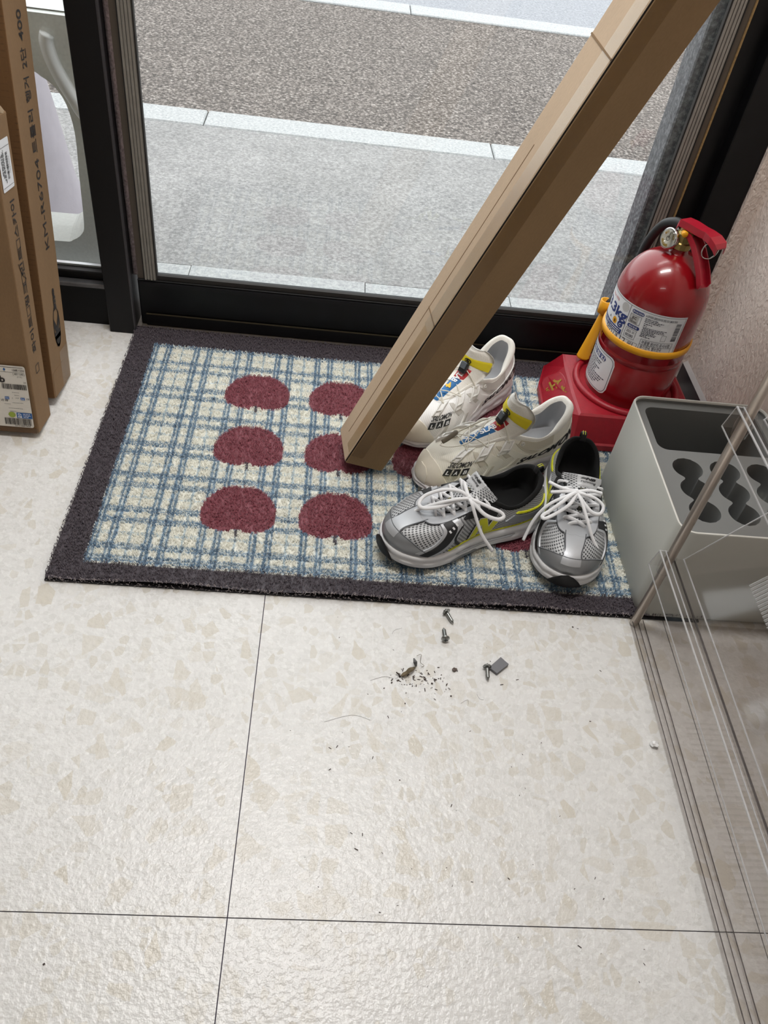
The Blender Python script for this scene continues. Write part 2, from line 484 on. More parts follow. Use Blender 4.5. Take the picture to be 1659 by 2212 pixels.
dr = struct(bpy.data.objects.new('door_1', None)); COL.objects.link(dr)
XL, XR = -0.384, 0.650
mb = MB().add(bbox(XL, XR, DY, DY + 0.035, 0.008, 0.112, 0.0015, 1))
mb.build('bottom_rail', BLACK_AL, dr)
mb = MB().add(box(XL + .004, XR, DY - 0.004, DY + .002, 0.100, 0.108)).add(box(XL + .012, XR, DY - 0.005, DY + .002, 0.010, 0.034))
mb.build('rail_bead', BLACK_SAT, dr)
mesh_obj('rail_bead_edge', *box(XL + .012, XR, DY - 0.0055, DY - .003, 0.0345, 0.0365), M('brass line', (78, 70, 54), 0.4, 0.5), dr)
mesh_obj('glazing_gasket', *box(XL + .038, XR - .036, DY + 0.004, DY + .012, 0.106, 0.121), SLOT, dr)
for side, x0, x1, x2 in ((1, XL, XL + .014, XL + .039), (-1, XR, XR - .012, XR - .038)):
    mb = MB()
    mb.add(box(min(x0, x1), max(x0, x1), DY + .004, DY + .03, .112, 2.1), 0)
    a, b_ = min(x1, x2), max(x1, x2)
    mb.add(box(a, b_, DY + .003, DY + .014, .112, 2.1), 1)
    n = 4
    for k in range(n):
        c0 = a + .0016 + (b_ - a - .002) * k / n
        mb.add(box(c0, c0 + (b_ - a) / n * .62, DY - .0005 + .0012 * (k % 2), DY + .004, .112, 2.1), 1)
    mb.add(box(x1 - .0008, x1 + .0008, DY + .0005, DY + .005, .112, 2.1), 2)
    mb.add(box(x2 - .0014, x2 + .0014, DY + .002, DY + .012, .112, 2.1), 2)
    mb.build('stile', [BROWN_AL, GREY_AL, SLOT], dr)
mesh_obj('top_rail', *box(XL, XR, DY, DY + .035, 2.04, 2.1), BLACK_AL, dr)
mesh_obj('glass_pane', *box(XL + .036, XR - .034, DY + .014, DY + .018, .108, 2.05), GLASS, dr)

t2 = struct(bpy.data.objects.new('trim_2', None)); COL.objects.link(t2)
mesh_obj('pile_strip', *box(XR + .0005, XR + .0032, DY + .001, DY + .01, .02, 2.1), GOLD, t2)
mb = MB().add(box(XR + .004, XR + .040, DY + .004, DY + .05, 0, 2.12)).add(bbox(XR + .040, .757, 1.462, 1.56, 0, 2.12, .002, 1))
mb.build('jamb', BLACK_AL, t2)
struct(mesh_obj('wall_front_return', *box(.757, WX + .12, 1.455, 1.56, -.02, 2.12), WALLP)).name = 'wall_front_right'
t3 = struct(mesh_obj('trim_3', *box(-0.392, .757, 1.478, 1.58, -.004, .008), M('door track', (96, 88, 80), .5, .5, noise=(40, .2))))

w1 = struct(bpy.data.objects.new('window_1', None)); COL.objects.link(w1)
mesh_obj('kick_panel', *box(-1.55, -.444, 1.485, 1.56, 0, .092), M('kick panel', (6, 6, 8), .6, spec=.25), w1)
mesh_obj('sill', *bbox(-1.55, -.444, 1.476, 1.56, .088, .098, .002, 1), M('grey sill', (98, 98, 100), .35, .5, noise=(30, .25)), w1)
mesh_obj('lower_bead', *bbox(-1.55, -.444, 1.492, 1.53, .098, .116, .002, 1), BLACK_AL, w1)
mesh_obj('sill_flashing', *box(-1.55, -.444, 1.511, 1.520, .116, .120), M('bright flashing', (230, 232, 236), .35, .3), w1)
mesh_obj('glass_pane', *box(-1.55, -.444, 1.506, 1.510, .112, 2.1), GLASS, w1)
mesh_obj('head', *box(-1.55, -.444, 1.48, 1.55, 2.08, 2.12), BLACK_AL, w1)

# ------------------------------------------------------------------ outside ground
GZ = -0.02
struct(mesh_obj('sidewalk', *box(-9, 9, 1.797, 2.652, GZ - .2, GZ), SIDEWALK))
th = struct(bpy.data.objects.new('threshold_paving', None)); COL.objects.link(th)
x = -2.2
for i, w in enumerate((.8, .85, .22, .42, .36, .42, .45, .8, .9)):
    mesh_obj('slab', *box(x + .001, x + w - .001, 1.56, 1.795, GZ - .15, GZ + .001 * (i % 2)), LIGHTGRAN, th); x += w
for nm, y0, y1, xs in (('near_kerb', 2.652, 2.782, [-.427 + k * .933 for k in range(-6, 8)]), ('far_kerb', 4.222, 4.375, [.286 + k * .95 for k in range(-9, 9)])):
    kb = struct(bpy.data.objects.new(nm, None)); COL.objects.link(kb)
    for a, b_ in zip(xs[:-1], xs[1:]):
        mesh_obj('kerb_stone', *bbox(a + .002, b_ - .002, y0 + .002, y1 - .002, GZ - .2, GZ + .003, .004, 1), LIGHTGRAN, kb)
struct(mesh_obj('road_shoulder', *box(-9, 9, 2.782, 4.222, GZ - .2, GZ - .004), ASPHALT))
struct(mesh_obj('road', *box(-14, 14, 4.375, 12, GZ - .2, GZ - .004), ASPHALT2))
struct(mesh_obj('wall_entrance', *bbox(.615, 1.7, 1.565, 1.632, GZ - .1, 2.6, .003, 1), PILLAR))
struct(mesh_obj('wall_facade', *box(-4.5, -1.6, 1.58, 1.66, GZ - .1, 2.6), PILLAR))
# ------------------------------------------------------------------ doormat of coiled vinyl loops
MX0, MX1, MY0, MY1, MZ = -0.392, 0.638, 0.793, 1.477, 0.012
MATB = 0.047
def mat_pattern(x, y):
    """printed colours of the mat (linear rgb) for numpy arrays x, y"""
    n = len(x); c = np.empty((n, 3)); c[:] = lin((236, 234, 222))
    blue, deep, pale = np.array(lin((66, 116, 152))), np.array(lin((40, 80, 114))), np.array(lin((124, 168, 198)))
    cov = []
    for q, ph in ((x, -0.326), (y, 0.852)):
        d = (q - ph) / 0.0825; d = (d - np.round(d)) * 0.0825
        k = np.zeros(n)
        for o in (-0.0165, -0.0092, 0.0092, 0.0165):
            k = np.maximum(k, 0.92 * (np.abs(d - o) < 0.0021))
        k = np.maximum(k, 0.22 * (np.abs(d) < 0.0195) * (np.abs(d) > 0.006))
        e = np.abs(np.abs(d) - 0.04125)
        k = np.maximum(k, 0.62 * (e < 0.0016))
        cov.append(k)
    a, b = cov
    t = np.clip(a + b - a * b, 0, 1)
    tone = np.where((a * b > 0.3)[:, None], deep, np.where((np.maximum(a, b) < 0.7)[:, None], pale, blue))
    c = c * (1 - t[:, None] * 0.92) + tone * t[:, None] * 0.92
    red = np.array(lin((132, 62, 74))); stem = np.array(lin((76, 72, 82)))
    for cx in (-0.121, 0.042, 0.204, 0.366):
        for cy in (0.966, 1.128, 1.289):
            dx, dy = x - cx, y - cy
            # apple seen stem towards the room: broad end near the stem, flat shoulder at the far side
            e = np.where(dy > -0.012, 2.05, 2.9)
            r = (np.abs(dx) / 0.0625) ** e + (np.abs(dy + 0.012) / np.where(dy > -0.012, 0.068, 0.043)) ** e
            notch = (dx / 0.011) ** 2 + ((dy + 0.056) / 0.008) ** 2
            top = (dx / 0.020) ** 2 + ((dy - 0.0595) / 0.006) ** 2
            inside = (r < 1) & (notch > 1) & (top > 1)
            c[inside] = red
            st = (np.abs(dx - 0.001 + (dy + .06) * .08) < 0.0026) & (dy < -0.047) & (dy > -0.066)
            c[st] = stem
    brd = (x < MX0 + MATB) | (x > MX1 - MATB) | (y < MY0 + 0.037) | (y > MY1 - 0.057)
    c[brd] = np.array(lin((74, 66, 73)))
    return c

def curl_vec(x, y):
    # slight lift and waver of the free edges
    return 0.003 * np.clip((MY0 + 0.03 - y) / 0.03, 0, 1) * (1 + np.sin(x * 23))

MATPRINT = bpy.data.materials.new('printed vinyl coil'); MATPRINT.use_nodes = True
_n = MATPRINT.node_tree; _b = _n.nodes['Principled BSDF']; _b.inputs['Roughness'].default_value = 0.5
_a = _n.nodes.new('ShaderNodeVertexColor'); _a.layer_name = 'Col'; _n.links.new(_a.outputs[0], _b.inputs['Base Color'])

def build_mat():
    t = thing('doormat', 'blue checked coil doormat with red apples and a dark border by the glass door', 'doormat', (0, 0, 0))
    nx, ny = 330, 220
    gx = np.linspace(MX0, MX1, nx + 1); gy = np.linspace(MY0, MY1, ny + 1)
    X, Y = np.meshgrid(gx, gy); x, y = X.ravel(), Y.ravel()
    z = np.full(len(x), 0.0062) + curl_vec(x, y)
    c = mat_pattern(x, y) * 0.95
    v = np.stack([x, y, z], 1)
    f = []
    for j in range(ny):
        r = j * (nx + 1)
        for i in range(nx):
            a = r + i; f.append((a, a + 1, a + nx + 2, a + nx + 1))
    mesh_obj('printed_base', v, f, MATPRINT, t, True, col=c)
    # backing sheet that shows as a dark line under the pile
    mb = MB().add(box(MX0 - .001, MX1 + .001, MY0 - .002, MY1, 0.0006, 0.0032))
    mb.build('backing', M('mat backing', (34, 32, 36), .8), t)
    # loops
    n = 112000
    px = RNG.uniform(MX0 - .002, MX1 + .002, n); py = RNG.uniform(MY0 - .002, MY1 + .002, n)
    ang = RNG.uniform(0, 2 * math.pi, n); ln = RNG.uniform(0.0014, 0.0027, n); w = RNG.uniform(0.00036, 0.00056, n)
    bend = RNG.uniform(-1.1, 1.1, n)
    pz = RNG.uniform(0.0085, 0.0112, n) + curl_vec(px, py)
    K = 3
    V = np.empty((n, K, 3, 3))
    for k in range(K):
        s = (k - 1) * ln
        th = ang + bend * (k - 1)
        cx = px + np.cos(ang + bend * (k - 1) * .5) * s; cy = py + np.sin(ang + bend * (k - 1) * .5) * s
        cz = pz + (0.0012 if k == 1 else -0.0022)
        nxv, nyv = -np.sin(th), np.cos(th)
        V[:, k, 0] = np.stack([cx + nxv * w, cy + nyv * w, cz - w * .6], 1)
        V[:, k, 1] = np.stack([cx, cy, cz + w], 1)
        V[:, k, 2] = np.stack([cx - nxv * w, cy - nyv * w, cz - w * .6], 1)
    verts = V.reshape(-1, 3)
    base = (np.arange(n) * 9)[:, None]
    q = []
    for k in range(K - 1):
        for j in (0, 1):
            q.append([k * 3 + j, k * 3 + j + 1, (k + 1) * 3 + j + 1, (k + 1) * 3 + j])
    q = np.array(q)                                        # 4 quads: the two upper sides of each strand
    quads = (base[:, :, None] + q[None]).reshape(-1, 4).astype(np.int32)
    me = bpy.data.meshes.new('pile')
    me.vertices.add(len(verts)); me.vertices.foreach_set('co', verts.astype(np.float32).ravel())
    me.loops.add(quads.size); me.loops.foreach_set('vertex_index', quads.ravel())
    me.polygons.add(len(quads)); me.polygons.foreach_set('loop_start', np.arange(0, quads.size, 4, dtype=np.int32))
    me.polygons.foreach_set('use_smooth', np.ones(len(quads), dtype=bool))
    me.update(calc_edges=True)
    c = mat_pattern(px, py) * RNG.uniform(0.88, 1.16, n)[:, None]
    c = np.clip(c, 0, 0.9)
    # frayed light backing fibres along the near edge
    fr = (py < MY0 + 0.001) & (RNG.random(n) < .6)
    c[fr] = np.array(lin((150, 140, 140)))
    cc = np.ones((n, 9, 4), dtype=np.float32); cc[:, :, :3] = c[:, None, :]
    ca = me.color_attributes.new('Col', 'FLOAT_COLOR', 'POINT'); ca.data.foreach_set('color', cc.ravel())
    me.materials.append(MATPRINT)
    o = bpy.data.objects.new('pile', me); COL.objects.link(o); o.parent = t; o['kind'] = 'stuff'
    # worn fringe along the near edge
    mb = MB(); r = random.Random(5)
    for i in range(420):
        x = r.uniform(MX0, MX1 - .1); y = MY0 - r.uniform(0, .0035); z = r.uniform(.003, .008)
        mb.add(tube([(x, y, z), (x + r.uniform(-.003, .003), y - r.uniform(-.001, .002), z + r.uniform(-.002, .002))], .0005, 3, cap=False))
    o = mb.build('edge_fray', M('mat fray', (146, 138, 138), .9), t); o['kind'] = 'stuff'
build_mat()

# ------------------------------------------------------------------ cardboard
def cardboard(name, col, dots=False):
    m = bpy.data.materials.new(name); m.use_nodes = True
    nt = m.node_tree; N = nt.nodes; L = nt.links; b = N['Principled BSDF']
    tc = N.new('ShaderNodeTexCoord'); c = lin(col)
    def noise(scale, detail, stretch):
        mp = N.new('ShaderNodeMapping'); mp.inputs['Scale'].default_value = stretch; L.new(tc.outputs['Object'], mp.inputs['Vector'])
        n = N.new('ShaderNodeTexNoise'); n.inputs['Scale'].default_value = scale; n.inputs['Detail'].default_value = detail
        L.new(mp.outputs[0], n.inputs['Vector']); return n
    n1 = noise(420, 2, (1, 1, .4)); n2 = noise(14, 4, (1, 1, .35))
    a = N.new('ShaderNodeMath'); a.operation = 'MULTIPLY_ADD'; a.inputs[1].default_value = .55; a.inputs[2].default_value = 0.0; L.new(n1.outputs[0], a.inputs[0])
    s = N.new('ShaderNodeMath'); s.operation = 'ADD'; L.new(a.outputs[0], s.inputs[0]); L.new(n2.outputs[0], s.inputs[1])
    r = N.new('ShaderNodeMapRange'); r.inputs['From Min'].default_value = .45; r.inputs['From Max'].default_value = 1.1
    r.inputs['To Min'].default_value = .88; r.inputs['To Max'].default_value = 1.12; L.new(s.outputs[0], r.inputs['Value'])
    x = N.new('ShaderNodeVectorMath'); x.operation = 'SCALE'; x.inputs[0].default_value = c; L.new(r.outputs[0], x.inputs['Scale'])
    out = x.outputs[0]
    if dots:   # rows of little pressed dashes of the corrugating rolls
        w = N.new('ShaderNodeTexWave'); w.wave_type = 'BANDS'; w.bands_direction = 'Z'; w.inputs['Scale'].default_value = 36; w.inputs['Distortion'].default_value = .6
        L.new(tc.outputs['Object'], w.inputs['Vector'])
        n3 = noise(90, 2, (1, 1, .2)); mm = N.new('ShaderNodeMath'); mm.operation = 'MULTIPLY'; L.new(w.outputs['Fac'], mm.inputs[0]); L.new(n3.outputs[0], mm.inputs[1])
        mr = N.new('ShaderNodeMapRange'); mr.inputs['From Min'].default_value = .45; mr.inputs['From Max'].default_value = .65; mr.inputs['To Min'].default_value = 1; mr.inputs['To Max'].default_value = .7
        L.new(mm.outputs[0], mr.inputs['Value'])
        y = N.new('ShaderNodeVectorMath'); y.operation = 'SCALE'; L.new(out, y.inputs[0]); L.new(mr.outputs[0], y.inputs['Scale']); out = y.outputs[0]
    L.new(out, b.inputs['Base Color']); b.inputs['Roughness'].default_value = .8; b.inputs['Specular IOR Level'].default_value = .3
    return m
KRAFT = cardboard('kraft board', (130, 103, 74)); KRAFT_D = cardboard('shaded pressed board', (108, 78, 48), True)  # KRAFT_D has the front face's shade in its colour, plus pressed dashes
KRAFT2 = cardboard('pale kraft board', (148, 128, 104))
FLUTE = M('corrugated edge', (120, 88, 58), .9, noise=(200, .4))
SLIT = M('shadow slit', (24, 18, 14), .9)
TAPE = clear_mat('packing tape', (0.93, 0.90, 0.84), .22, .025)
INK = M('black ink', (34, 28, 26), .7); INKG = M('grey ink', (74, 68, 64), .7)
LABELW = M('label paper', (222, 216, 206), .5); LABELW2 = M('label paper cool', (226, 228, 232), .45)
BLUE_INK = M('blue ink', (28, 92, 160), .5); NAVY = M('navy ink', (34, 52, 116), .45); GREEN_INK = M('green ink', (150, 168, 60), .5); GREYINK2 = M('grey print', (112, 112, 112), .6)
WHITE_INK = M('white ink', (235, 236, 238), .5)

def carton_body(t, w, d, L, mat, r=.002, taped=False):
    mesh_obj('body', *bbox(-w, 0, 0, d, 0, L, r, 2), mat, t)

# carton nearest to us at the left
c1 = thing('carton', 'flat brown carton with a white courier label, nearest one leaning at the left edge', 'carton', (-.488, 1.113, .0106), (-.16, 0, 0), 'flat cartons leaning at the left')
W1, D1, L1 = .34, .066, .512
v, f = bbox(-W1, 0, 0, D1, 0, L1, .002, 2)
mesh_obj('body', v, f, KRAFT, c1)
mesh_obj('top_flap', *bbox(-.20, -.004, .004, D1 - .006, L1 - .001, L1 + .004, .001, 1), KRAFT2, c1)
mesh_obj('torn_corner', *loft([[(-.03, D1 - .02, L1), (0, D1 - .02, L1), (0, D1, L1 - .004), (-.03, D1, L1)], [(-.02, D1 - .012, L1 + .012), (-.006, D1 - .013, L1 + .010), (-.005, D1 - .006, L1 + .007), (-.02, D1 - .006, L1 + .01)]]), KRAFT2, c1)
mesh_obj('bottom_flap', *box(-W1 + .01, -.004, -.0022, -.0004, .0004, .013), KRAFT_D, c1)
mesh_obj('bottom_tape', *box(-.16, .0004, -.0030, -.0024, .0005, .0105), TAPE, c1)
# printing up the narrow side
side = lambda e: (lambda x, y: (e, y0_ - y, x))
y0_ = .045
dk = Decal(lambda x, y: (.0006, .048 - y, x))
S1 = .020
for z0, z1, s in ((.140, .205, '화이트'), (.222, .262, '핑크'), (.276, .318, '민트'), (.335, .392, '스카이')):
    dk.text(s, z0, .006, S1, .012, width=z1 - z0)
dk.build('printed_text', INK, c1)
dk = Decal(lambda x, y: (.0006, .048 - y, x))
for z0 in (.103, .207, .262, .318):
    dk.frame(z0, z0 + .0155, .0055, .0215, .0013)
dk.build('tick_box', INK, c1)
mesh_obj('pen_tick', *tube(spline([(.0008, .040, .264), (.0008, .043, .268), (.0008, .034, .274), (.0008, .026, .286), (.0008, .020, .298)], 6), .00045, 5), INK, c1)
# courier label on the broad face, reaches out of the picture at its left
mesh_obj('courier_label', *[(lambda q: ([(x, -.0036, z) for x, z in q], [tuple(range(len(q)))]))(rrect(-.150, -.0065, .012, .131, .004, 4))][0], LABELW, c1)
lf = lambda x, y: (x, -.0042, y)
dk = Decal(lf)
dk.rect(-.146, -.010, .1275, .1283).rect(-.146, -.009, .1185, .1190)
dk.text('b', -.0512, .099, .017, .03, width=.0085)
dk.text('1588-1255', -.0285, .1212, .0052, .01, width=.0195)
dk.text('[ 402 / 648 ]', -.0275, .1145, .0042, .01, width=.0185)
dk.text('(1/1)', -.0215, .1095, .004, width=.008)
dk.text('24', -.0125, .0995, .004, width=.004)
dk.bars(-.049, -.0085, .0865, .0965, 3, k=52)
dk.bars(-.0545, -.0085, .0165, .0295, 8, k=60)
dk.text('5313-0484-9434', -.0385, .0135, .0034, .01, width=.026)
dk.text('2층 5동', -.055, .0625, .005, .01, width=.012).text('선불', -.0125, .068, .004, width=.0055).text('1', -.036, .068, .004)
dk.build('label_print', INK, c1)
dk = Decal(lf)
dk.rect(-.0475, -.0405, .0665, .0715).rect(-.0215, -.0145, .0665, .0715).rect(-.0325, -.0068, .0305, .0415)
dk.disc(-.0405, .1235, .0022, .0030, 4); dk.build('label_blue_print', BLUE_INK, c1)
dk = Decal(lf); dk.disc(-.0405, .0365, .0060, .0055, 20); dk.build('label_green_seal', GREEN_INK, c1)
lf2 = lambda x, y: (x, -.0046, y)
dk = Decal(lf2)
dk.text('O-', -.0305, .0365, .0058, .03, width=.0065).text('NE', -.0305, .0315, .0058, .03, width=.0065)
dk.text('정성', -.0468, .0676, .0036, width=.0052).text('정상', -.0208, .0676, .0036, width=.0052)
for i in range(3): dk.dashes(-.0215, -.009 - .004 * (i == 2), .0385 - i * .0030, .0011, i)
dk.build('label_white_print', WHITE_INK, c1)
dk = Decal(lf)
for i, (a, b_, z) in enumerate(((-.034, -.022, .080), (-.031, -.023, .075), (-.030, -.024, .0695), (-.036, -.018, .0600), (-.05, -.04, .057), (-.044, -.02, .049), (-.043, -.032, .043))): dk.dashes(a, b_, z, .0007, i)
dk.build('label_faint_print', GREYINK2, c1)
# second sticker high up on the narrow side
mesh_obj('parcel_sticker', *[(lambda q: ([(.0007, y, z) for y, z in q], [tuple(range(len(q)))]))(rrect(.008, .054, .409, .480, .003, 4))][0], LABELW2, c1)
dk = Decal(lambda x, y: (.0013, .054 - y, x))
dk.rect(.4145, .4150, .002, .044).rect(.4690, .4696, .002, .044)
dk.bars(.424, .462, .0135, .0215, 5, k=46)
for i in range(4): dk.dashes(.420 + i * .004, .466 - i * .002, .0275 + i * .0035, .0016, 20 + i)
dk.dashes(.43, .455, .0085, .001, 31)
dk.build('sticker_print', INK, c1)

# second carton behind it
c2 = thing('carton', 'tall brown carton with printed lettering up its narrow side, second from us at the left', 'carton', (-.484, 1.203, .0182), (-.18, 0, 0), 'flat cartons leaning at the left')
W2, D2, L2 = .34, .101, 1.09
v, f = bbox(-W2, 0, 0, D2, 0, L2, .002, 2)
mi = [0] * len(f)
o = mesh_obj('body', v, f, None, c2, mats=[KRAFT, KRAFT_D], fmi=[1 if sum(v[i][1] for i in q) / len(q) < .0005 else 0 for q in f])  # front face gets the shade-darkened board
mesh_obj('side_flap', *box(.0001, .0005, .004, D2 - .030, .0, .048), KRAFT, c2)
mesh_obj('side_tape', *box(.0006, .0008, .052, D2 - .001, .002, .070), TAPE, c2)
dk = Decal(lambda x, y: (.0006, .068 - y, x))
SZ = .027
for z0, z1, s in ((.256, .402, 'KM-R6704'), (.412, .476, '트롤리'), (.487, .522, '행거'), (.534, .562, '2단'), (.571, .612, '400'), (.630, .75, 'MODEL')):
    if s != 'MODEL': dk.text(s, z0, .0, SZ, .0 if s[0] == 'K' else .010, width=z1 - z0)
dk.text('M', .629, -.012, .016, .01, width=.014)
dk.build('printed_text', INK, c2)
# oval badge with the maker's name
ob = Decal(lambda x, y: (.0007, .056 - y, x))
n = 40
def ell(cx, cy, rx, ry, a0, a1, k): return [(cx + rx * math.cos(a0 + (a1 - a0) * i / k), cy + ry * math.sin(a0 + (a1 - a0) * i / k)) for i in range(k + 1)]
ring_o = ell(.118, 0, .038, .0175, .35, 2 * math.pi - .55, 40); ring_i = ell(.119, 0, .034, .0150, .35, 2 * math.pi - .55, 40)
for i in range(40): ob.poly([ring_o[i], ring_o[i + 1], ring_i[i + 1], ring_i[i]])
ob.poly([p for p in ell(.118, 0, .0375, .0172, 1.95, 2 * math.pi - 1.95, 16)][:])
ob.text('K', .097, -.0125, .036, .08, width=.048)
ob.build('badge', INK, c2)
ob = Decal(lambda x, y: (.0008, .056 - y, x))
ob.text('imo', .150, -.005, .017, .07, width=.040); ob.build('badge_lettering', INK, c2)
ob = Decal(lambda x, y: (.0007, .056 - y, x)); ob.dashes(.150, .176, -.0095, .0022, 6); ob.build('badge_line', INKG, c2)

# long carton leaning across the doorway
dvec = Vector((.3540, -.0330, .9350)).normalized(); e1 = Vector((-.925, -.161, .345)); e1 = (e1 - dvec * e1.dot(dvec)).normalized(); e2 = e1.cross(dvec)
WL, DL, LL = .0735, .080, 1.86
Cp = Vector((.120, 1.084, .0125)); Bp = Cp + e1 * WL
mw = Matrix((-e1, e2, dvec)).transposed().to_4x4(); mw.translation = Bp
c3 = thing('carton', 'long narrow brown carton leaning diagonally across the glass door', 'carton', mat=mw)
mesh_obj('body', *bbox(0, WL, 0, DL, 0, LL, .0025, 2), cardboard('door-lit kraft', (194, 171, 146)), c3)  # light on the left side is put into this paler board colour
mesh_obj('front_panel', *bbox(.0022, WL + .0006, -.0026, .0004, .0, LL, .001, 1), cardboard('shaded front kraft', (142, 116, 85)), c3)  # front board coloured darker to stand for its shaded side
mesh_obj('panel_slit', *box(.0004, .0024, -.0012, .0002, .004, LL), SLIT, c3)
mesh_obj('bottom_flap', *box(.004, WL - .002, .003, DL - .004, -.0022, -.0002), FLUTE, c3)
mesh_obj('front_tape', *box(.003, .026, -.0031, -.0027, .02, LL * .8), TAPE, c3)
mesh_obj('side_tape', *box(-.0004, -.0001, .003, .026, .02, .30), TAPE, c3)
mesh_obj('side_tape', *box(-.0006, -.0002, .002, .03, .30, .96), clear_mat('tape shine', (.95, .92, .86), .22, .07), c3)
mesh_obj('side_crease', *box(-.0004, .0002, .046, .0472, .03, .60), M('crease', (138, 112, 84), .9), c3)
mesh_obj('flap_seam', *box(-.0006, .0004, .001, DL - .001, .735, .7375), M('crease', (138, 112, 84), .9), c3)
mesh_obj('flap_seam', *box(-.0006, .0004, .001, DL * .6, .318, .320), M('crease', (138, 112, 84), .9), c3)
# ------------------------------------------------------------------ red stand and fire extinguisher
RED = M('red enamel', (136, 10, 20), .24, noise=(5, .06), coat=.4)
REDP = M('red plastic', (150, 16, 34), .42, noise=(90, .10), bump=(240, .15, .002))
REDH = M('red painted metal', (162, 22, 42), .35, coat=.2)
YEL = M('yellow plastic', (226, 160, 22), .45)
BRASS = M('brass', (150, 132, 82), .35, .85, noise=(60, .2))
CHROME = M('chrome', (196, 194, 190), .16, 1.0)
RUBBER = M('black rubber', (26, 26, 28), .5)
GOLDP = M('gold paint', (178, 142, 62), .38, .55)
AX, AY = .61, 1.325
st = thing('extinguisher_stand', 'red plastic floor stand with gold lettering under the fire extinguisher', 'stand', (AX, AY, .0118))
def poly_at(pts, z): return [(x - AX, y - AY, z) for x, y in pts]
foot = [(.492, 1.192), (.728, 1.192), (.752, 1.255), (.752, 1.375), (.728, 1.448), (.475, 1.448), (.452, 1.375), (.449, 1.300)]
mid = [(.494, 1.197), (.726, 1.197), (.749, 1.257), (.749, 1.373), (.726, 1.444), (.476, 1.444), (.455, 1.374), (.452, 1.301)]
top = [(.495, 1.214), (.722, 1.214), (.731, 1.262), (.731, 1.372), (.722, 1.418), (.497, 1.418), (.493, 1.372), (.492, 1.285)]
top2 = [(.499, 1.219), (.718, 1.219), (.726, 1.264), (.726, 1.370), (.718, 1.413), (.501, 1.413), (.498, 1.370), (.497, 1.286)]
v, f = loft([poly_at(foot, 0), poly_at(foot, .012), poly_at(mid, .014), poly_at(top, .064), poly_at(top2, .067)])
mesh_obj('base', v, f, REDP, st)
mesh_obj('socket', *lathe([(.108, .066), (.106, .073), (.102, .076), (.097, .075), (.094, .070), (.0925, .052), (.091, .048), (0, .048)], 64), REDP, st, True)
# raised text panel on the sloping left side: frame = 4 corners of that slope
PA = Vector((.454 - AX, 1.374 - AY, .016)); PB = Vector((.476 - AX, 1.205 - AY + .04, .016))
PC = Vector((.4935 - AX, 1.372 - AY, .0625)); PD = Vector((.4940 - AX, 1.225 - AY + .02, .0625))
pn = ((PB - PA).cross(PC - PA)).normalized()
if pn.x > 0: pn = -pn
def panel(u, w, h=0.0): return tuple((PA.lerp(PB, u)).lerp(PC.lerp(PD, u), w) + pn * h)
pts = [(.02, .06), (.96, .06), (.96, .55), (.86, .82), (.66, .93), (.30, .93), (.10, .86), (.02, .7)]
pe = spline([(a, b, 0) for a, b in pts], 4, True)
mesh_obj('text_panel', *loft([[panel(p[0], p[1], -.002) for p in pe], [panel(p[0], p[1], .0018) for p in pe], [panel(.5 + (p[0] - .5) * .95, .5 + (p[1] - .5) * .93, .0024) for p in pe]]), REDP, st)
dk = Decal(lambda x, y: panel(x, y, .0038))
tv = dk.text('소화기', .13, .30, .62, .03, width=.74)
dk.build('raised_lettering', GOLDP, st)
dk = Decal(lambda x, y: panel(x, y, .0036)); dk.text('비치용', .2, .10, .16, .02, width=.34); dk.build('raised_lettering', GOLDP, st)

ext = thing('fire_extinguisher', 'red fire extinguisher with white label and yellow strap standing in the red stand', 'fire extinguisher', (AX, AY, 0), (0, 0, math.atan2(-.418, .908)))
RB = .0825
prof = [(.0, .061), (.070, .061), (.078, .066), (RB, .074), (RB, .166), (RB - .0012, .1675), (RB - .0012, .1685), (RB, .170), (RB, .180), (RB - .001, .181), (RB, .182), (RB, .283)]
for i in range(1, 15):
    a = math.pi / 2 * i / 14 * .86
    prof.append((RB * math.cos(a), .283 + .085 * math.sin(a) / math.sin(math.pi / 2 * .86)))
prof += [(.0165, .369), (.0155, .374), (.0155, .379)]
mesh_obj('cylinder', *lathe(prof, 72), RED, ext, True)
mesh_obj('valve', *lathe([(.0175, .378), (.0175, .388), (.0155, .390), (.0155, .404), (.012, .408), (.012, .414)], 12), BRASS, ext)
cyl = lambda r: (lambda u, v: (r * math.sin(u / RB), -r * math.cos(u / RB), v))
def cyl_patch(name, u0, u1, z0, z1, r, mat, rad=0.0, parent=None, n=40):
    fn = cyl(r); v = []; f = []
    for i in range(n + 1):
        u = u0 + (u1 - u0) * i / n
        e = min(u - u0, u1 - u); cut = 0
        if rad and e < rad: cut = rad - math.sqrt(max(rad * rad - (rad - e) ** 2, 0))
        v += [fn(u, z0 + cut), fn(u, z1 - cut)]
    for i in range(n): f.append((2 * i, 2 * i + 2, 2 * i + 3, 2 * i + 1))
    return mesh_obj(name, v, f, mat, parent or ext, True)
dg = lambda a: math.radians(a) * RB
R1, R2, R3, R4 = RB + .0003, RB + .0006, RB + .0009, RB + .0012
cyl_patch('main_label', dg(-150), dg(44.5), .2008, .2865, R1, LABELW2)
cyl_patch('lower_label', dg(-118), dg(-21.5), .088, .170, R1, LABELW2, rad=.014)
def pill(d, u0, u1, z0, z1):
    r = (z1 - z0) / 2; n = 24
    for i in range(n):
        a, b_ = u0 + (u1 - u0) * i / n, u0 + (u1 - u0) * (i + 1) / n
        h = lambda u: math.sqrt(max(r * r - max(r - min(u - u0, u1 - u), 0) ** 2, 0)); zc = (z0 + z1) / 2
        d.poly([(a, zc - h(a)), (b_, zc - h(b_)), (b_, zc + h(b_)), (a, zc + h(a))])
dk = Decal(cyl(R2))                    # dark print
dk.frame(dg(-150), dg(43), .2010, .2842, .0007, 60)
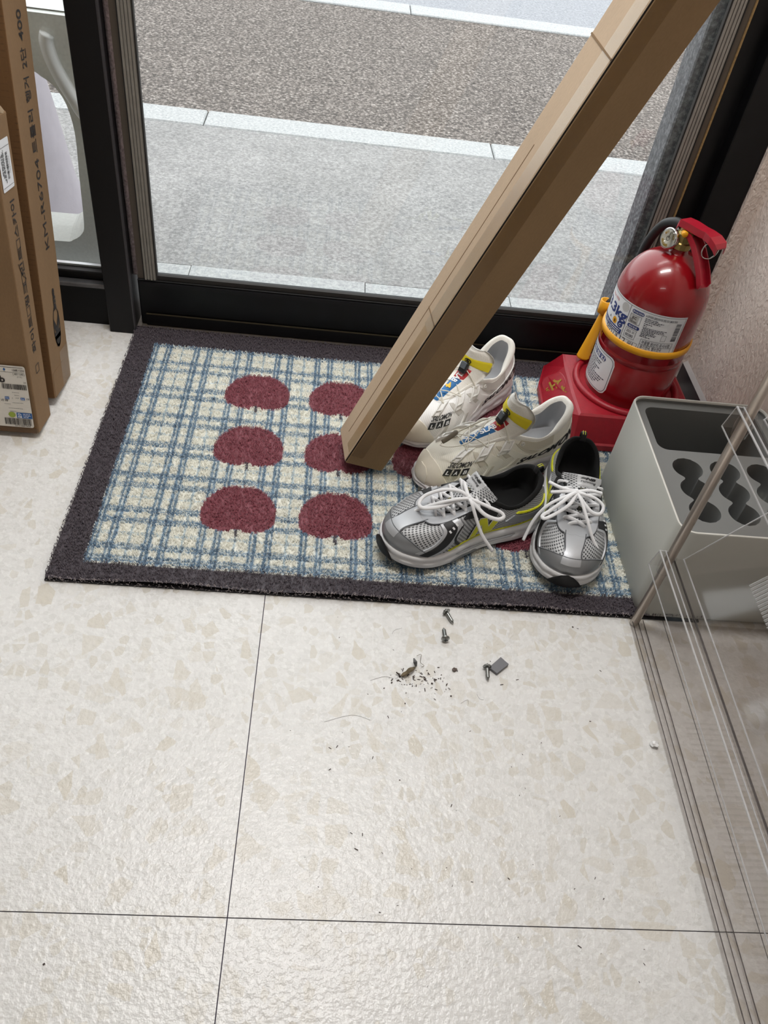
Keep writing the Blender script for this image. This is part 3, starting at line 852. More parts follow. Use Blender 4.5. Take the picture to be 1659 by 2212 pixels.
dk.rect(dg(-29.6), dg(-29.0), .2185, .2840)
dk.frame(dg(-26.5), dg(-11), .2535, .2705, .0006, 6).frame(dg(-26.5), dg(-11), .2235, .2420, .0006, 6)
dk.text('2023. 01', dg(-24.5), .2345, .0065, .01, width=dg(11)).text('00385', dg(-24.5), .2265, .0072, .015, width=dg(11))
dk.frame(dg(-80), dg(-5), .2012, .2195, .0006, 24)
dk.text('2032', dg(-62), .2085, .0150, .0, width=dg(17)).text('년', dg(-43.5), .2075, .0135, 0, width=dg(8)).text('12', dg(-32), .2085, .0165, 0, width=dg(8.5)).text('월', dg(-18.5), .2070, .0135, 0, width=dg(8))
dk.text('※소화약제의 물질안전자료 관련 정보 (MSDS 정보)', dg(-7.5), .2755, .0052, .012, width=dg(40))
dk.frame(dg(-3), dg(38), .2215, .2325, .0006, 14).frame(dg(-3), dg(38), .2012, .2325, .0006, 14)
dk.text('부품별 원산지 표시사항', dg(-1), .2235, .0085, .012, width=dg(36))
dk.text('용기:한국, 밸브:한국', dg(-1), .2145, .0080, .012, width=dg(27))
dk.text('호스:한국, 소화약제:한국', dg(-1), .2055, .0080, .012, width=dg(36))
rr = [(-6.5, 10, .2715), (-6.5, 17, .2685), (-6.5, 13, .2655), (-6, 4, .2615), (-6, -2, .2580), (-6, 24, .2545), (-5.5, 21, .2518), (-6, 22, .2490), (-5.5, 10, .2463), (-6, 13, .2436), (-5.5, 12, .2412), (-5.5, 2, .2388), (-6, 7, .2362)]
for i, (a, b_, z) in enumerate(rr): dk.dashes(dg(a), dg(b_), z, .0014, 40 + i)
dk.bars(dg(33), dg(39.5), .2370, .2730, 12, True, 46)
dk.frame(dg(20), dg(26), .2355, .2475, .0005, 3)
dk.text('A', dg(-60.6), .2345, .0075, .01)
dk.build('label_print', M('label black', (38, 40, 58), .5), ext)
dk = Decal(cyl(R2))                    # blue print
for a in (-112, -107, -102.5, -97.5, -93.5, -90.5): dk.rect(dg(a), dg(a + (2.6 if a < -95 else 1.4)), .244, .281, 2)
dk.rect(dg(-84), dg(-31), .2205, .2300, 20)
dk.text('3.3kg', dg(-80), .2480, .0250, .035, width=dg(50))
for z, a0 in ((.2728, -26), (.2440, -26)):
    pill(dk, dg(a0), dg(a0 + 17), z, z + .0068)
dk.disc(dg(-36.5), .2375, .0064, .0064)
dk.build('label_blue_print', NAVY, ext)
dk = Decal(cyl(R2)); dk.disc(dg(-47.5), .2375, .0064, .0064); dk.build('label_yellow_print', YEL, ext)
dk = Decal(cyl(R2)); dk.rect(dg(-25.8), dg(-14), .2545, .2695, 6); dk.disc(dg(-37), .2735, .0085, .0085, 28); dk.build('label_grey_print', M('grey stamp', (188, 188, 188), .5), ext)
dk = Decal(cyl(R2)); dk.text('Since 1976', dg(-74), .2725, .0068, .01, width=dg(22)); dk.build('label_red_print', M('red ink', (196, 96, 100), .5), ext)
dk = Decal(cyl(R3))
dk.text('KC', dg(-23), .262, .0075, .02, width=dg(6)).text('한국', dg(-25.4), .2590, .0035, .01, width=dg(4)).text('58385', dg(-24.5), .2555, .0042, .012, width=dg(9))
dk.text('B', dg(-48.8), .2347, .0080, .02); dk.build('label_small_print', INK, ext)
dk = Decal(cyl(R3))
dk.text('C', dg(-38.3), .2347, .0080, .02).text('분말소화기', dg(-82), .2228, .0062, .015, width=dg(27))
dk.dashes(dg(-53), dg(-33), .2262, .0016, 3).dashes(dg(-53), dg(-34), .2225, .0016, 4)
dk.text('형식승인번호', dg(-25), .2746, .0042, .01, width=dg(15)).text('제조번호', dg(-24), .2458, .0042, .01, width=dg(12))
dk.build('label_white_print', WHITE_INK, ext)
# lower label
q = Decal(cyl(R2))
def rr_frame(d, u0, u1, z0, z1, r, w):
    a = rrect(u0, u1, z0, z1, r, 8); b_ = rrect(u0 + w, u1 - w, z0 + w, z1 - w, r - w, 8)
    for i in range(len(a)):
        j = (i + 1) % len(a)
        n = max(1, int(abs(a[i][0] - a[j][0]) / .006))
        for k in range(n):
            l = lambda p, s, t: (p[0] + (s[0] - p[0]) * t, p[1] + (s[1] - p[1]) * t)
            d.poly([l(a[i], a[j], k / n), l(a[i], a[j], (k + 1) / n), l(b_[i], b_[j], (k + 1) / n), l(b_[i], b_[j], k / n)])
rr_frame(q, dg(-116), dg(-23.5), .0905, .1675, .013, .0010)
r_ = random.Random(9)
for i in range(11): q.dashes(dg(-95), dg(-95 + (52, 50, 40, 52, 46, 44, 66, 60, 58, 52, 48)[i]), .1445 - i * .0046, .0020, 60 + i)
q.build('lower_label_print', M('label black', (38, 40, 58), .5), ext)
q = Decal(cyl(R2)); pill(q, dg(-96), dg(-37), .1515, .1620); q.build('lower_label_blue_print', NAVY, ext)
q = Decal(cyl(R3)); q.text('안전점검', dg(-84), .1535, .0085, .02, width=dg(44)); q.build('lower_label_white_print', WHITE_INK, ext)
# strap, horn, hose
mesh_obj('strap', *lathe([(RB + .0002, .1985), (RB + .0030, .1995), (RB + .0034, .2055), (RB + .0030, .2115), (RB + .0002, .2125)], 72, cap=False), YEL, ext, True)
hx = (-.088, .040)
mesh_obj('hose_clip', *lathe([(.0100, .190), (.0120, .191), (.0120, .2170), (.0100, .2175), (.0082, .217), (.0082, .190)], 20, hx[0] - .004, hx[1] + .004), YEL, ext, True)
mesh_obj('hose', *tube(spline([(-.006, .008, .408), (-.022, .020, .4085), (-.042, .040, .390), (-.056, .056, .352), (-.062, .068, .305), (-.062, .073, .26), (-.078, .061, .225), (-.0905, .046, .198)], 8), .0085, 14), RUBBER, ext, True)
v, f = tube([(-.0905, .041, .190), (-.091, .040, .184), (-.0935, .037, .155), (-.0975, .033, .115), (-.0998, .030, .092), (-.0998, .030, .0905)], [.0062, .0068, .0085, .0112, .0128, .0136], 20)
mesh_obj('horn', v, f, YEL, ext, True)
mesh_obj('coupling', *tube([(.004, .004, .400), (-.012, .012, .409)], .0105, 14), CHROME, ext, True)
# gauge facing us, to the left of the valve
gm = Matrix.Translation((-.0225, -.010, .3905)) @ Vector((-.62, -.72, .22)).to_track_quat('Z', 'Y').to_matrix().to_4x4()
gg = mesh_obj('gauge', *xf(lathe([(.0, -.006), (.017, -.006), (.0185, -.003), (.0185, .003), (.0165, .0045)], 28, cap=False), gm), CHROME, ext, True)
mesh_obj('gauge_dial', *xf(lathe([(.0, .0036), (.0165, .0036)], 28, cap=False), gm), M('dial', (214, 210, 196), .5), gg)
mb = MB()
for a0, a1 in ((.2, .9), (2.0, 2.8), (3.6, 5.2)):
    mb.add(xf(lathe([(.0095, .0040), (.0140, .0040)], 8, cap=False, a0=a0, a1=a1), gm))
mb.build('dial_scale', M('dial gold', (170, 140, 40), .5), gg)
mb = MB().add(xf(lathe([(.0030, .0041), (.0042, .0041)], 16, cap=False), gm)).add(xf(box(-.0005, .0005, 0, .011, .0040, .0043), gm))
mb.build('dial_needle', INK, gg)
mesh_obj('gauge_lens', *xf(lathe([(.0166, .0042), (.0150, .0066), (.010, .0082), (0, .0088)], 24), gm), clear_mat('lens', (.93, .93, .92), .02, .07), gg, True)
mesh_obj('gauge_stem', *tube([(-.016, -.006, .3900), (0, 0, .393)], .0065, 8), BRASS, ext)
# levers: direction to the right and a little towards us
hd = Vector((.80, -.60, 0)); hs = Vector((.60, .80, 0))
def lever(path, widths, th, name, lip=0.0, mat=REDH):
    """path: (along, height), U-channel cross-section"""
    loops = []
    for (a, h), w in zip(path, widths):
        c = hd * a + Vector((0, 0, h)); sec = []
        for s, d in ((-w, -lip), (-w, 0), (w, 0), (w, -lip), (w - th, -lip), (w - th, -th), (-w + th, -th), (-w + th, -lip)):
            sec.append(tuple(c + hs * s + Vector((0, 0, d))))
        loops.append(sec)
    return mesh_obj(name, *loft(loops), mat, ext)
lever([(-.016, .414), (-.012, .4245), (.006, .4265), (.030, .4270), (.045, .4285), (.060, .4270), (.074, .4215), (.079, .4150)], [.010, .0125, .0130, .0120, .0115, .0135, .0140, .0110], .002, 'squeeze_lever', .012)
def handle():
    P = [Vector((0, 0, .402)), hd * .016 + Vector((0, 0, .402)), hd * .030 + Vector((0, 0, .393)), hd * .045 + Vector((0, 0, .378)), hd * .060 + Vector((0, 0, .3605)), hd * .071 + Vector((0, 0, .343)), hd * .0735 + Vector((0, 0, .338))]
    loops = []
    for i, p in enumerate(P):
        t = (P[min(i + 1, len(P) - 1)] - P[max(i - 1, 0)]).normalized(); nrm = t.cross(hs); nrm = nrm if nrm.z > 0 else -nrm
        w = (.012, .012, .0125, .0125, .0125, .0125, .0115)[i]; lip = .010 if i < 6 else .004
        sec = []
        for s, d in ((-w, lip), (-w, 0), (w, 0), (w, lip), (w - .002, lip), (w - .002, .002), (-w + .002, .002), (-w + .002, lip)): sec.append(tuple(p + hs * s + nrm * d))
        loops.append(sec)
    h = mesh_obj('carry_handle', *loft(loops), REDH, ext)
    return h
handle()
mesh_obj('pin_cap', *xf(lathe([(.0, -.005), (.0045, -.005), (.0055, .004), (.0042, .006), (0, .006)], 12), Matrix.Translation((-.002, -.018, .409)) @ Vector((.4, -.9, .1)).to_track_quat('Z', 'Y').to_matrix().to_4x4()), YEL, ext, True)
mesh_obj('safety_pin', *tube([(-.004, -.016, .409), (.030, .012, .409)], .0013, 6), CHROME, ext)
rc = Vector((.048, -.032, .400)); rn = Vector((.55, -.80, .1)).normalized(); ra = Vector((.8, .55, 0)).normalized(); rb = Vector((0, 0, 1))
mesh_obj('pull_ring', *tube([tuple(rc + ra * (.0155 * math.cos(2 * math.pi * i / 36)) + rb * (.0155 * math.sin(2 * math.pi * i / 36))) for i in range(36)], .0011, 6, closed=True), CHROME, ext, True)

# ------------------------------------------------------------------ grey organiser with shaped slots
ORG = M('pale grey plastic', (188, 189, 183), .45, noise=(4, .03)); ORGD = M('dark grey plastic', (112, 113, 112), .5); ORGR = M('rim grey', (204, 202, 196), .42)
ox0, ox1, oy0, oy1, oh = .531, .774, .792, 1.121, .203
og = thing('umbrella_organizer', 'pale grey umbrella organiser box with dark grey slotted insert beside the red stand', 'organiser', (ox0, oy0, 0))
LX, LY = ox1 - ox0, oy1 - oy0
def lp(i, r, z, n=8): return [(x, y, z) for x, y in rrect(i, LX - i, i, LY - i, r, n)]
v, f = loft([lp(.010, .014, .0025), lp(.004, .020, .004), lp(.001, .024, .010), lp(0, .026, .03), lp(.001, .026, oh - .003), lp(.002, .025, oh - .0006)], True, False)
mesh_obj('shell', v, f, ORG, og, True).data.set_sharp_from_angle(angle=math.radians(50))
v, f = loft([lp(.002, .025, oh - .0006), lp(.0032, .0235, oh), lp(.0050, .022, oh - .0006), lp(.0052, .0215, oh - .006)], False, False)
mesh_obj('rim', v, f, ORGR, og, True)
# insert: well at the back, three wavy slots in front
zi = oh - .0085
inner = rrect(.0055, LX - .0055, .0055, LY - .0055, .021, 8)
well = rrect(.021, LX - .021, .196, LY - .022, .017, 8)
def slot(cx):
    pts = []; ys = np.linspace(.034, .178, 60); N3 = 3; sp = (ys[-1] - ys[0]) / N3
    hw = []
    for y in ys:
        t = (y - ys[0]) / sp; k = min(int(t), 2); u = t - k
        c = 4 * u * (1 - u)
        w = .0245 * math.sqrt(max(c, 0)); neck = .0088 if .02 < (y - ys[0]) / (ys[-1] - ys[0]) < .98 else 0
        hw.append(max(w, neck) if neck else w)
    hw = np.array(hw); ker = np.array([1, 2, 3, 2, 1]) / 9.0
    hs_ = np.convolve(np.pad(hw, 2, mode='edge'), ker, 'valid'); hs_[0] = hw[0]; hs_[1] = hw[1]; hs_[-1] = hw[-1]; hs_[-2] = hw[-2]
    right = [(cx + w, y) for w, y in zip(hs_, ys)]; left = [(cx - w, y) for w, y in zip(hs_[::-1], ys[::-1])]
    return right + left[1:-1]
slots = [slot(.057), slot(.119), slot(.181)]
v, f = fill2d([inner, well] + slots, zi)
mb = MB().add((v, f))
def wall_down(poly, z0, z1, flare=0.0):
    n = len(poly); cx = sum(p[0] for p in poly) / n; cy = sum(p[1] for p in poly) / n
    return loft([[(x, y, z0) for x, y in poly], [(x, y, z1) for x, y in poly]], False, True)
mb.add(wall_down(well, zi, .014))
for s in slots: mb.add(wall_down(s, zi, .020))
o = mb.build('insert', ORGD, og, True, 35)
mb = MB()
mb.add(loft([[(x, y, zi + .0002) for x, y in inner], [(x, y, oh - .004) for x, y in inner]], False, False)); mb.build('insert_wall', ORGD, og)
for x in (.055, .105, .155): mesh_obj('divider_rib', *box(x, x + .0016, .197, .201, .02, zi - .012), M('rib', (150, 146, 134), .5), og)

# ------------------------------------------------------------------ clear plastic display rack with a steel post
CLR = clear_mat('clear plastic', (.962, .957, .953), .06, .035); CLR2 = clear_mat('clear plastic thick', (.95, .942, .937), .06, .035)
CEDGE = clear_mat('clear plastic edge', (.80, .80, .81), .12, .10, .45); CDARK = clear_mat('clear plastic dark edge', (.42, .40, .41), .12, .08)  # bright and dark edge lines of clear plastic, put into the tints
STEEL = M('brushed steel tube', (206, 195, 184), .33, .85)
Y1R, Y0R = .783, -.25                # far end, near end (behind the camera)
rk = thing('display_rack', 'clear plastic tiered display rack on a steel post along the right side', 'rack', (.527, .780, 0))
RX, RY = .527, .780
def rel(x, y, z): return (x - RX, y - RY, z)
def strip(profile, y0, y1, t):
    """thin bent sheet: profile of (x,z), thickness t, extruded along y"""
    P = [Vector((x, z)) for x, z in profile]; up = []; dn = []
    for i, p in enumerate(P):
        d = (P[min(i + 1, len(P) - 1)] - P[max(i - 1, 0)]).normalized(); n = Vector((-d.y, d.x)) * (t / 2)
        up.append(p + n); dn.append(p - n)
    sec = up + dn[::-1]
    return loft([[rel(p.x, y0, p.y) for p in sec], [rel(p.x, y1, p.y) for p in sec]])
# base plate
mesh_obj('base_plate', *strip([(.5215, .0012), (.5215, .0105), (.5295, .0115), (.5310, .0075), (.5405, .0070), (.5412, .0035), (.72, .0035), (.76, .0035)], Y0R, Y1R, .0022), CLR2, rk)
for x, z, w in ((.5212, .0110, .0010), (.5298, .0118, .0008), (.5409, .0080, .0010)):
    mesh_obj('plate_edge', *box(x - RX - w / 2, x - RX + w / 2, Y0R - RY, Y1R - RY, z - .0006, z + .0006), CDARK, rk)
mb = MB()
for i in range(74):
    y = .60 - i * .0085; mb.add(([rel(.560, y, .0052), rel(.640, y, .0052), rel(.640, y + .0016, .0062), rel(.560, y + .0016, .0062), rel(.640, y + .0032, .0052), rel(.560, y + .0032, .0052)], [(0, 1, 2, 3), (3, 2, 4, 5)]))
o = mb.build('base_ribs', CLR, rk); o['kind'] = 'stuff'
mesh_obj('foot_socket', *xf(lathe([(.0125, .0), (.0125, .006), (.0095, .014), (.0082, .020)], 20, cap=False), Matrix.Identity(4)), CLR, rk, True)
mesh_obj('post', *tube([(0, 0, .004), (0, 0, 1.25)], .0070, 20), STEEL, rk, True)
mesh_obj('post', *tube([(0, -1.0, .004), (0, -1.0, 1.25)], .0070, 20), STEEL, rk, True)
for k in range(3):
    dz = .265 * k
    z0 = .142 + dz
    tr = mesh_obj('shelf_tray', *strip([(.5020, z0), (.5080, z0 + .031), (.5215, z0 + .030), (.5330, z0 + .016), (.5500, z0 + .014), (.5900, z0 + .068), (.6310, z0 + .123), (.72, z0 + .243)], Y0R, Y1R, .0020), CLR, rk)
    # pale and dark strips paint the light along the moulded edges
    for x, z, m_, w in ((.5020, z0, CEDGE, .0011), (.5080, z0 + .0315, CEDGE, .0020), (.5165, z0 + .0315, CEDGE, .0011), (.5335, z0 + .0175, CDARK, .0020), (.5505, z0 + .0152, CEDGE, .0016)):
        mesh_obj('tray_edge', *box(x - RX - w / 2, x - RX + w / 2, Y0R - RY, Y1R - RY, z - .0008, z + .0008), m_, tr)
    # end wall of the lip with its clip round the post
    sec = [(.5020, z0), (.5080, z0 + .031), (.5215, z0 + .030), (.5330, z0 + .016), (.5330, z0)]
    mesh_obj('end_wall', *loft([[rel(x, Y1R - .0018, z) for x, z in sec], [rel(x, Y1R, z) for x, z in sec]]), CLR, tr)
    lip = [(.5020, z0), (.5080, z0 + .031), (.5215, z0 + .030)]
    mb = MB()
    for a, b_ in zip(lip[:-1], lip[1:]): mb.add(tube([rel(a[0], Y1R, a[1]), rel(b_[0], Y1R, b_[1])], .0007, 5))
    sl = [(.5500, z0 + .014), (.5900, z0 + .068), (.6310, z0 + .123), (.72, z0 + .243)]
    for a, b_ in zip(sl[:-1], sl[1:]): mb.add(tube([rel(a[0], Y1R, a[1]), rel(b_[0], Y1R, b_[1])], .0010, 5))
    mb.build('end_edge', CEDGE, tr)['kind'] = 'stuff'
    mesh_obj('post_clip', *lathe([(.0075, z0 - .012), (.0098, z0 - .010), (.0112, z0 + .006), (.0098, z0 + .022), (.0078, z0 + .026)], 20, cap=False), CLR, tr, True)
    # ribbed grip of the sloping back
    mb = MB(); A = Vector((.5940, z0 + .0735)); B = Vector((.72, z0 + .243)); n = Vector((-(B - A).y, (B - A).x)).normalized()
    for i in range(100):
        y = .690 - i * .0058
        q = []
        for e, h in ((0, 0), (.0022, .0019), (.0044, 0)):
            for p in (A, B): q.append(rel(p.x + n.x * (h + .0012), y - e, p.y + n.y * (h + .0012)))
        mb.add((q, [(0, 1, 3, 2), (2, 3, 5, 4)]))
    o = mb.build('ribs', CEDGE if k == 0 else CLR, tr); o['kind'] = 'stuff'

# ------------------------------------------------------------------ screws and crumbs on the floor
SCREWM = M('zinc screw', (150, 152, 150), .3, .9)
def screw(label, p, heading, tilt):
    """head at p, shank along heading"""
    t = thing('screw', label, 'screw', p, (0, 0, 0), 'loose screws on the tiles')
    d = Vector((math.cos(heading) * math.cos(tilt), math.sin(heading) * math.cos(tilt), math.sin(tilt)))
    m = d.to_track_quat('Z', 'Y').to_matrix().to_4x4()
    mesh_obj('head', *xf(lathe([(0, -.0034), (.0030, -.0030), (.0056, -.0014), (.0066, .0), (.0064, .0008), (.0026, .0012)], 20), m), SCREWM, t, True)
    mb = MB().add(xf(box(-.0032, .0032, -.0006, .0006, -.00365, -.0028), m)).add(xf(box(-.0006, .0006, -.0032, .0032, -.00365, -.0028), m))
    mb.build('cross_recess', M('recess', (24, 24, 26), .6), t)
    prof = [(.0026, .001)]
    for i in range(7): prof += [(.0022, .003 + i * .0022), (.0032, .0041 + i * .0022)]
    prof += [(.0022, .0188), (.0004, .0225)]
    mesh_obj('shank', *xf(lathe(prof, 12), m), SCREWM, t, True)
    return t
p = at(964, 1322, .006); q = at(969, 1334, .002)
screw('small zinc screw lying half under the front edge of the doormat', (p.x, p.y, .0066), math.atan2(q.y - p.y, q.x - p.x), -.12)
p = at(962, 1380, .006)
screw('small zinc screw with its cross head towards us, below the doormat edge', (p.x, p.y, .0066), math.pi / 2 + .05, -.12)
p = at(1052, 1440, .006); q = at(1052, 1455, .002)
screw('small zinc screw lying beside the grey chip', (p.x, p.y, .0066), math.atan2(q.y - p.y, q.x - p.x), -.12)
chip = [at(1055, 1446, .0), at(1072, 1459, .0), at(1097, 1439, .0), at(1090, 1433, 0), at(1080, 1424, .0)]
ch = mesh_obj('plastic_chip', *loft([[(p.x, p.y, .0004) for p in chip], [(p.x, p.y, .0052) for p in chip], [(p.x, p.y + .0002, .0056) for p in chip]]), M('grey chip', (112, 112, 116), .55))
tag(ch, 'flat broken chip of dark grey plastic on the floor tile', 'chip')
cr = at(982, 1447, .002)
def lump(name, c, r, sx, sy, sz, mat, seed, label, cat, rough=.35):
    bm = bmesh.new(); bmesh.ops.create_icosphere(bm, subdivisions=2, radius=r)
    rg = random.Random(seed)
    for v_ in bm.verts:
        k = 1 + rg.uniform(-rough, rough); v_.co = Vector((v_.co.x * sx * k, v_.co.y * sy * k, max(v_.co.z * sz * k, -r * sz * .8)))
    mz = min(v_.co.z for v_ in bm.verts)
    me = bpy.data.meshes.new(name); bm.to_mesh(me); bm.free(); me.materials.append(mat)
    o = bpy.data.objects.new(name, me); COL.objects.link(o); o.location = (c.x, c.y, -mz + .0002)
    return tag(o, label, cat)
lump('crumb', cr, .0032, 1, .9, .9, M('brown crumb', (110, 98, 92), .9), 3, 'tiny grey brown crumb between the dry leaf and the chip', 'crumb')
lump('paper_crumb', at(1412, 1609, .002), .0055, 1.1, .9, .8, M('white scrap', (242, 242, 242), .8), 8, 'small crumpled white scrap beside the clear rack base', 'scrap')
lf_ = thing('dry_leaf', 'crumbled brown dry leaf on the floor tile below the doormat', 'leaf', tuple(at(882, 1448, 0)))
LB = at(882, 1448, 0)
def lpx(x, y, z): return tuple(at(x, y, z) - LB)
DRY = M('dry leaf', (104, 92, 72), .9, noise=(150, .4)); DRYD = M('dark twig', (62, 52, 48), .9)
mesh_obj('leaf_blade', *tube([lpx(894, 1422, .009), lpx(897, 1430, .010), lpx(899, 1440, .004)], [.001, .0032, .0014], 6, flat=.4), M('grey leaf', (98, 98, 98), .9, noise=(200, .3)), lf_)
mesh_obj('leaf_blade', *tube(spline([lpx(866, 1460, .003), lpx(876, 1455, .005), lpx(886, 1447, .006), lpx(897, 1441, .003)], 3), [.001, .002, .0035, .0034, .003, .0034, .004, .0036, .002, .001], 6, flat=.5), DRY, lf_)
mesh_obj('twig', *tube([lpx(856, 1452, .004), lpx(866, 1462, .002)], .0010, 5), DRYD, lf_)
mesh_obj('twig', *tube([lpx(868, 1463, .002), lpx(884, 1456, .005), lpx(880, 1460, .002)], .0008, 5), DRYD, lf_)
mesh_obj('leaf_fibre', *tube(spline([lpx(900, 1417, .004), lpx(910, 1414, .004), lpx(908, 1430, .005), lpx(916, 1438, .003), lpx(910, 1441, .002)], 5), .00035, 4), DRY, lf_)
mb = MB(); rg = random.Random(21)
for i in range(150):
    if i < 90: x, y = rg.gauss(905, 36), rg.gauss(1470, 12)
    else: x, y = rg.uniform(620, 1420), rg.uniform(1330, 2150)
    p = at(x, y, 0); s = rg.uniform(.0003, .0010) if i < 90 else rg.uniform(.0003, .0009)
    a = rg.uniform(0, 3.1); l = s * rg.uniform(1, 3)
    mb.add(xf(box(-l, l, -s * .6, s * .6, .0001, s * .8), Matrix.Translation((p.x, p.y, 0)) @ Matrix.Rotation(a, 4, 'Z')))
for x, y, s in ((536, 1250, .002), (974, 1504, .0012), (95, 2083, .0012), (1237, 1355, .0012), (918, 1468, .0016), (933, 1477, .0014), (846, 1475, .0012), (875, 1520, .001)):
    p = at(x, y, 0); mb.add(xf(box(-s, s, -s * .7, s * .7, .0001, s), Matrix.Translation((p.x, p.y, 0)) @ Matrix.Rotation(x, 4, 'Z')))
for pts in ([(847, 1370), (852, 1362), (868, 1357)], [(1030, 1500), (1036, 1510), (1045, 1512)], [(800, 1470), (830, 1462), (850, 1466)], [(995, 1520), (1010, 1512), (1012, 1522)], [(700, 1560), (760, 1545), (800, 1556)]):
    mb.add(tube(spline([(*at(x, y, 0).xy, .0004) for x, y in pts], 5), .00016, 3))
o = mb.build('floor_dust', M('dust', (74, 64, 60), .9)); tag(o, 'dark dust specks and hairs scattered over the pale floor tiles', 'dust', kind='stuff')

# ------------------------------------------------------------------ outside, behind the left window: barrier and faded cone
BAR = M('grey moulded plastic', (236, 239, 236), .6, noise=(180, .06))
br = thing('traffic_barrier', 'pale grey moulded plastic barrier with a rounded opening outside the left window', 'barrier', (-.70, 1.64, GZ))
fz = lambda z: z - GZ
def bx_(pts, y): return [(x + .70, y, fz(z)) for x, z in pts]
outer = [(-1.15, -.02), (-.47, -.02), (-.47, .535), (-1.15, .535)]
hole = [(-.517, .150), (-.512, .25), (-.508, .33), (-.516, .385), (-.534, .415), (-.555, .43), (-.575, .438), (-.66, .44), (-.80, .438), (-.84, .40), (-.85, .25), (-.84, .14), (-.80, .105), (-.58, .102), (-.545, .108), (-.524, .125)]
hs2 = [tuple(p[:2]) for p in spline([(a, b, 0) for a, b in hole], 3, True)]
of = rrect(-1.15, -.47, -.02, .535, .02, 4)
mb = MB()
v, f = fill2d([of, hs2]); mb.add(([(x + .70, -.012, fz(y)) for x, y, _ in v], f))
def ring(poly, grow): 
    cx = sum(p[0] for p in poly) / len(poly); cy = sum(p[1] for p in poly) / len(poly)
    return [(cx + (x - cx) * grow, cy + (y - cy) * grow) for x, y in poly]
mb.add(loft([bx_(hs2, -.012), bx_(ring(hs2, .985), .004), bx_(ring(hs2, .95), .040), bx_(ring(hs2, .93), .09)], False, False))
mb.add(loft([bx_(of, -.012), bx_(ring(of, 1.006), .004), bx_(ring(of, 1.006), .16)], False, False))
v, f = fill2d([ring(of, 1.006), ring(hs2, .93)]); mb.add(([(x + .70, .09, fz(y)) for x, y, _ in v], f))
mb.add(([(x + .70, y, fz(.539)) for x, y in ((-1.15, .0), (-.47, .0), (-.47, .16), (-1.15, .16))], [(0, 1, 2, 3)]))
mb.build('body', BAR, br)
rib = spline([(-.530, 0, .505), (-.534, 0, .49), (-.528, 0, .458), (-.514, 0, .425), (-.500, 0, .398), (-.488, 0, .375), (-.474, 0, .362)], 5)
mesh_obj('lit_rim_rib', *tube([(p[0] + .70, -.012, fz(p[2])) for p in rib], [.004] + [.016] * (len(rib) - 2) + [.012], 12, flat=.8), M('lit rim white', (246, 247, 246), .6), br, True)  # white tube stands in for light caught on the opening's upper rim
cone = thing('traffic_cone', 'faded pinkish white traffic cone standing behind the grey barrier', 'cone', (-.86, 2.00, GZ))
CONEP = M('faded cone', (166, 160, 168), .6, noise=(30, .05), bump=(120, .15, .003)); CONER = M('red band', (176, 70, 74), .6)
mesh_obj('body', *lathe([(.232, .0), (.228, .02), (.214, .06), (.189, .24), (.178, .31), (.172, .345)], 40, cap=False), CONEP, cone, True)
mesh_obj('red_band', *lathe([(.172, .345), (.155, .46), (.125, .62), (.115, .66), (0, .66)], 40, cap=False), CONER, cone, True)
# ------------------------------------------------------------------ shoes
NC = 22                                  # control stations round the shoe: 0 heel .. 11 toe .. 22
def closed_ctrl(left):
    left = np.asarray(left, float)
    right = left[1:-1][::-1].copy(); right[:, 1] *= -1
    return np.concatenate([left, right])

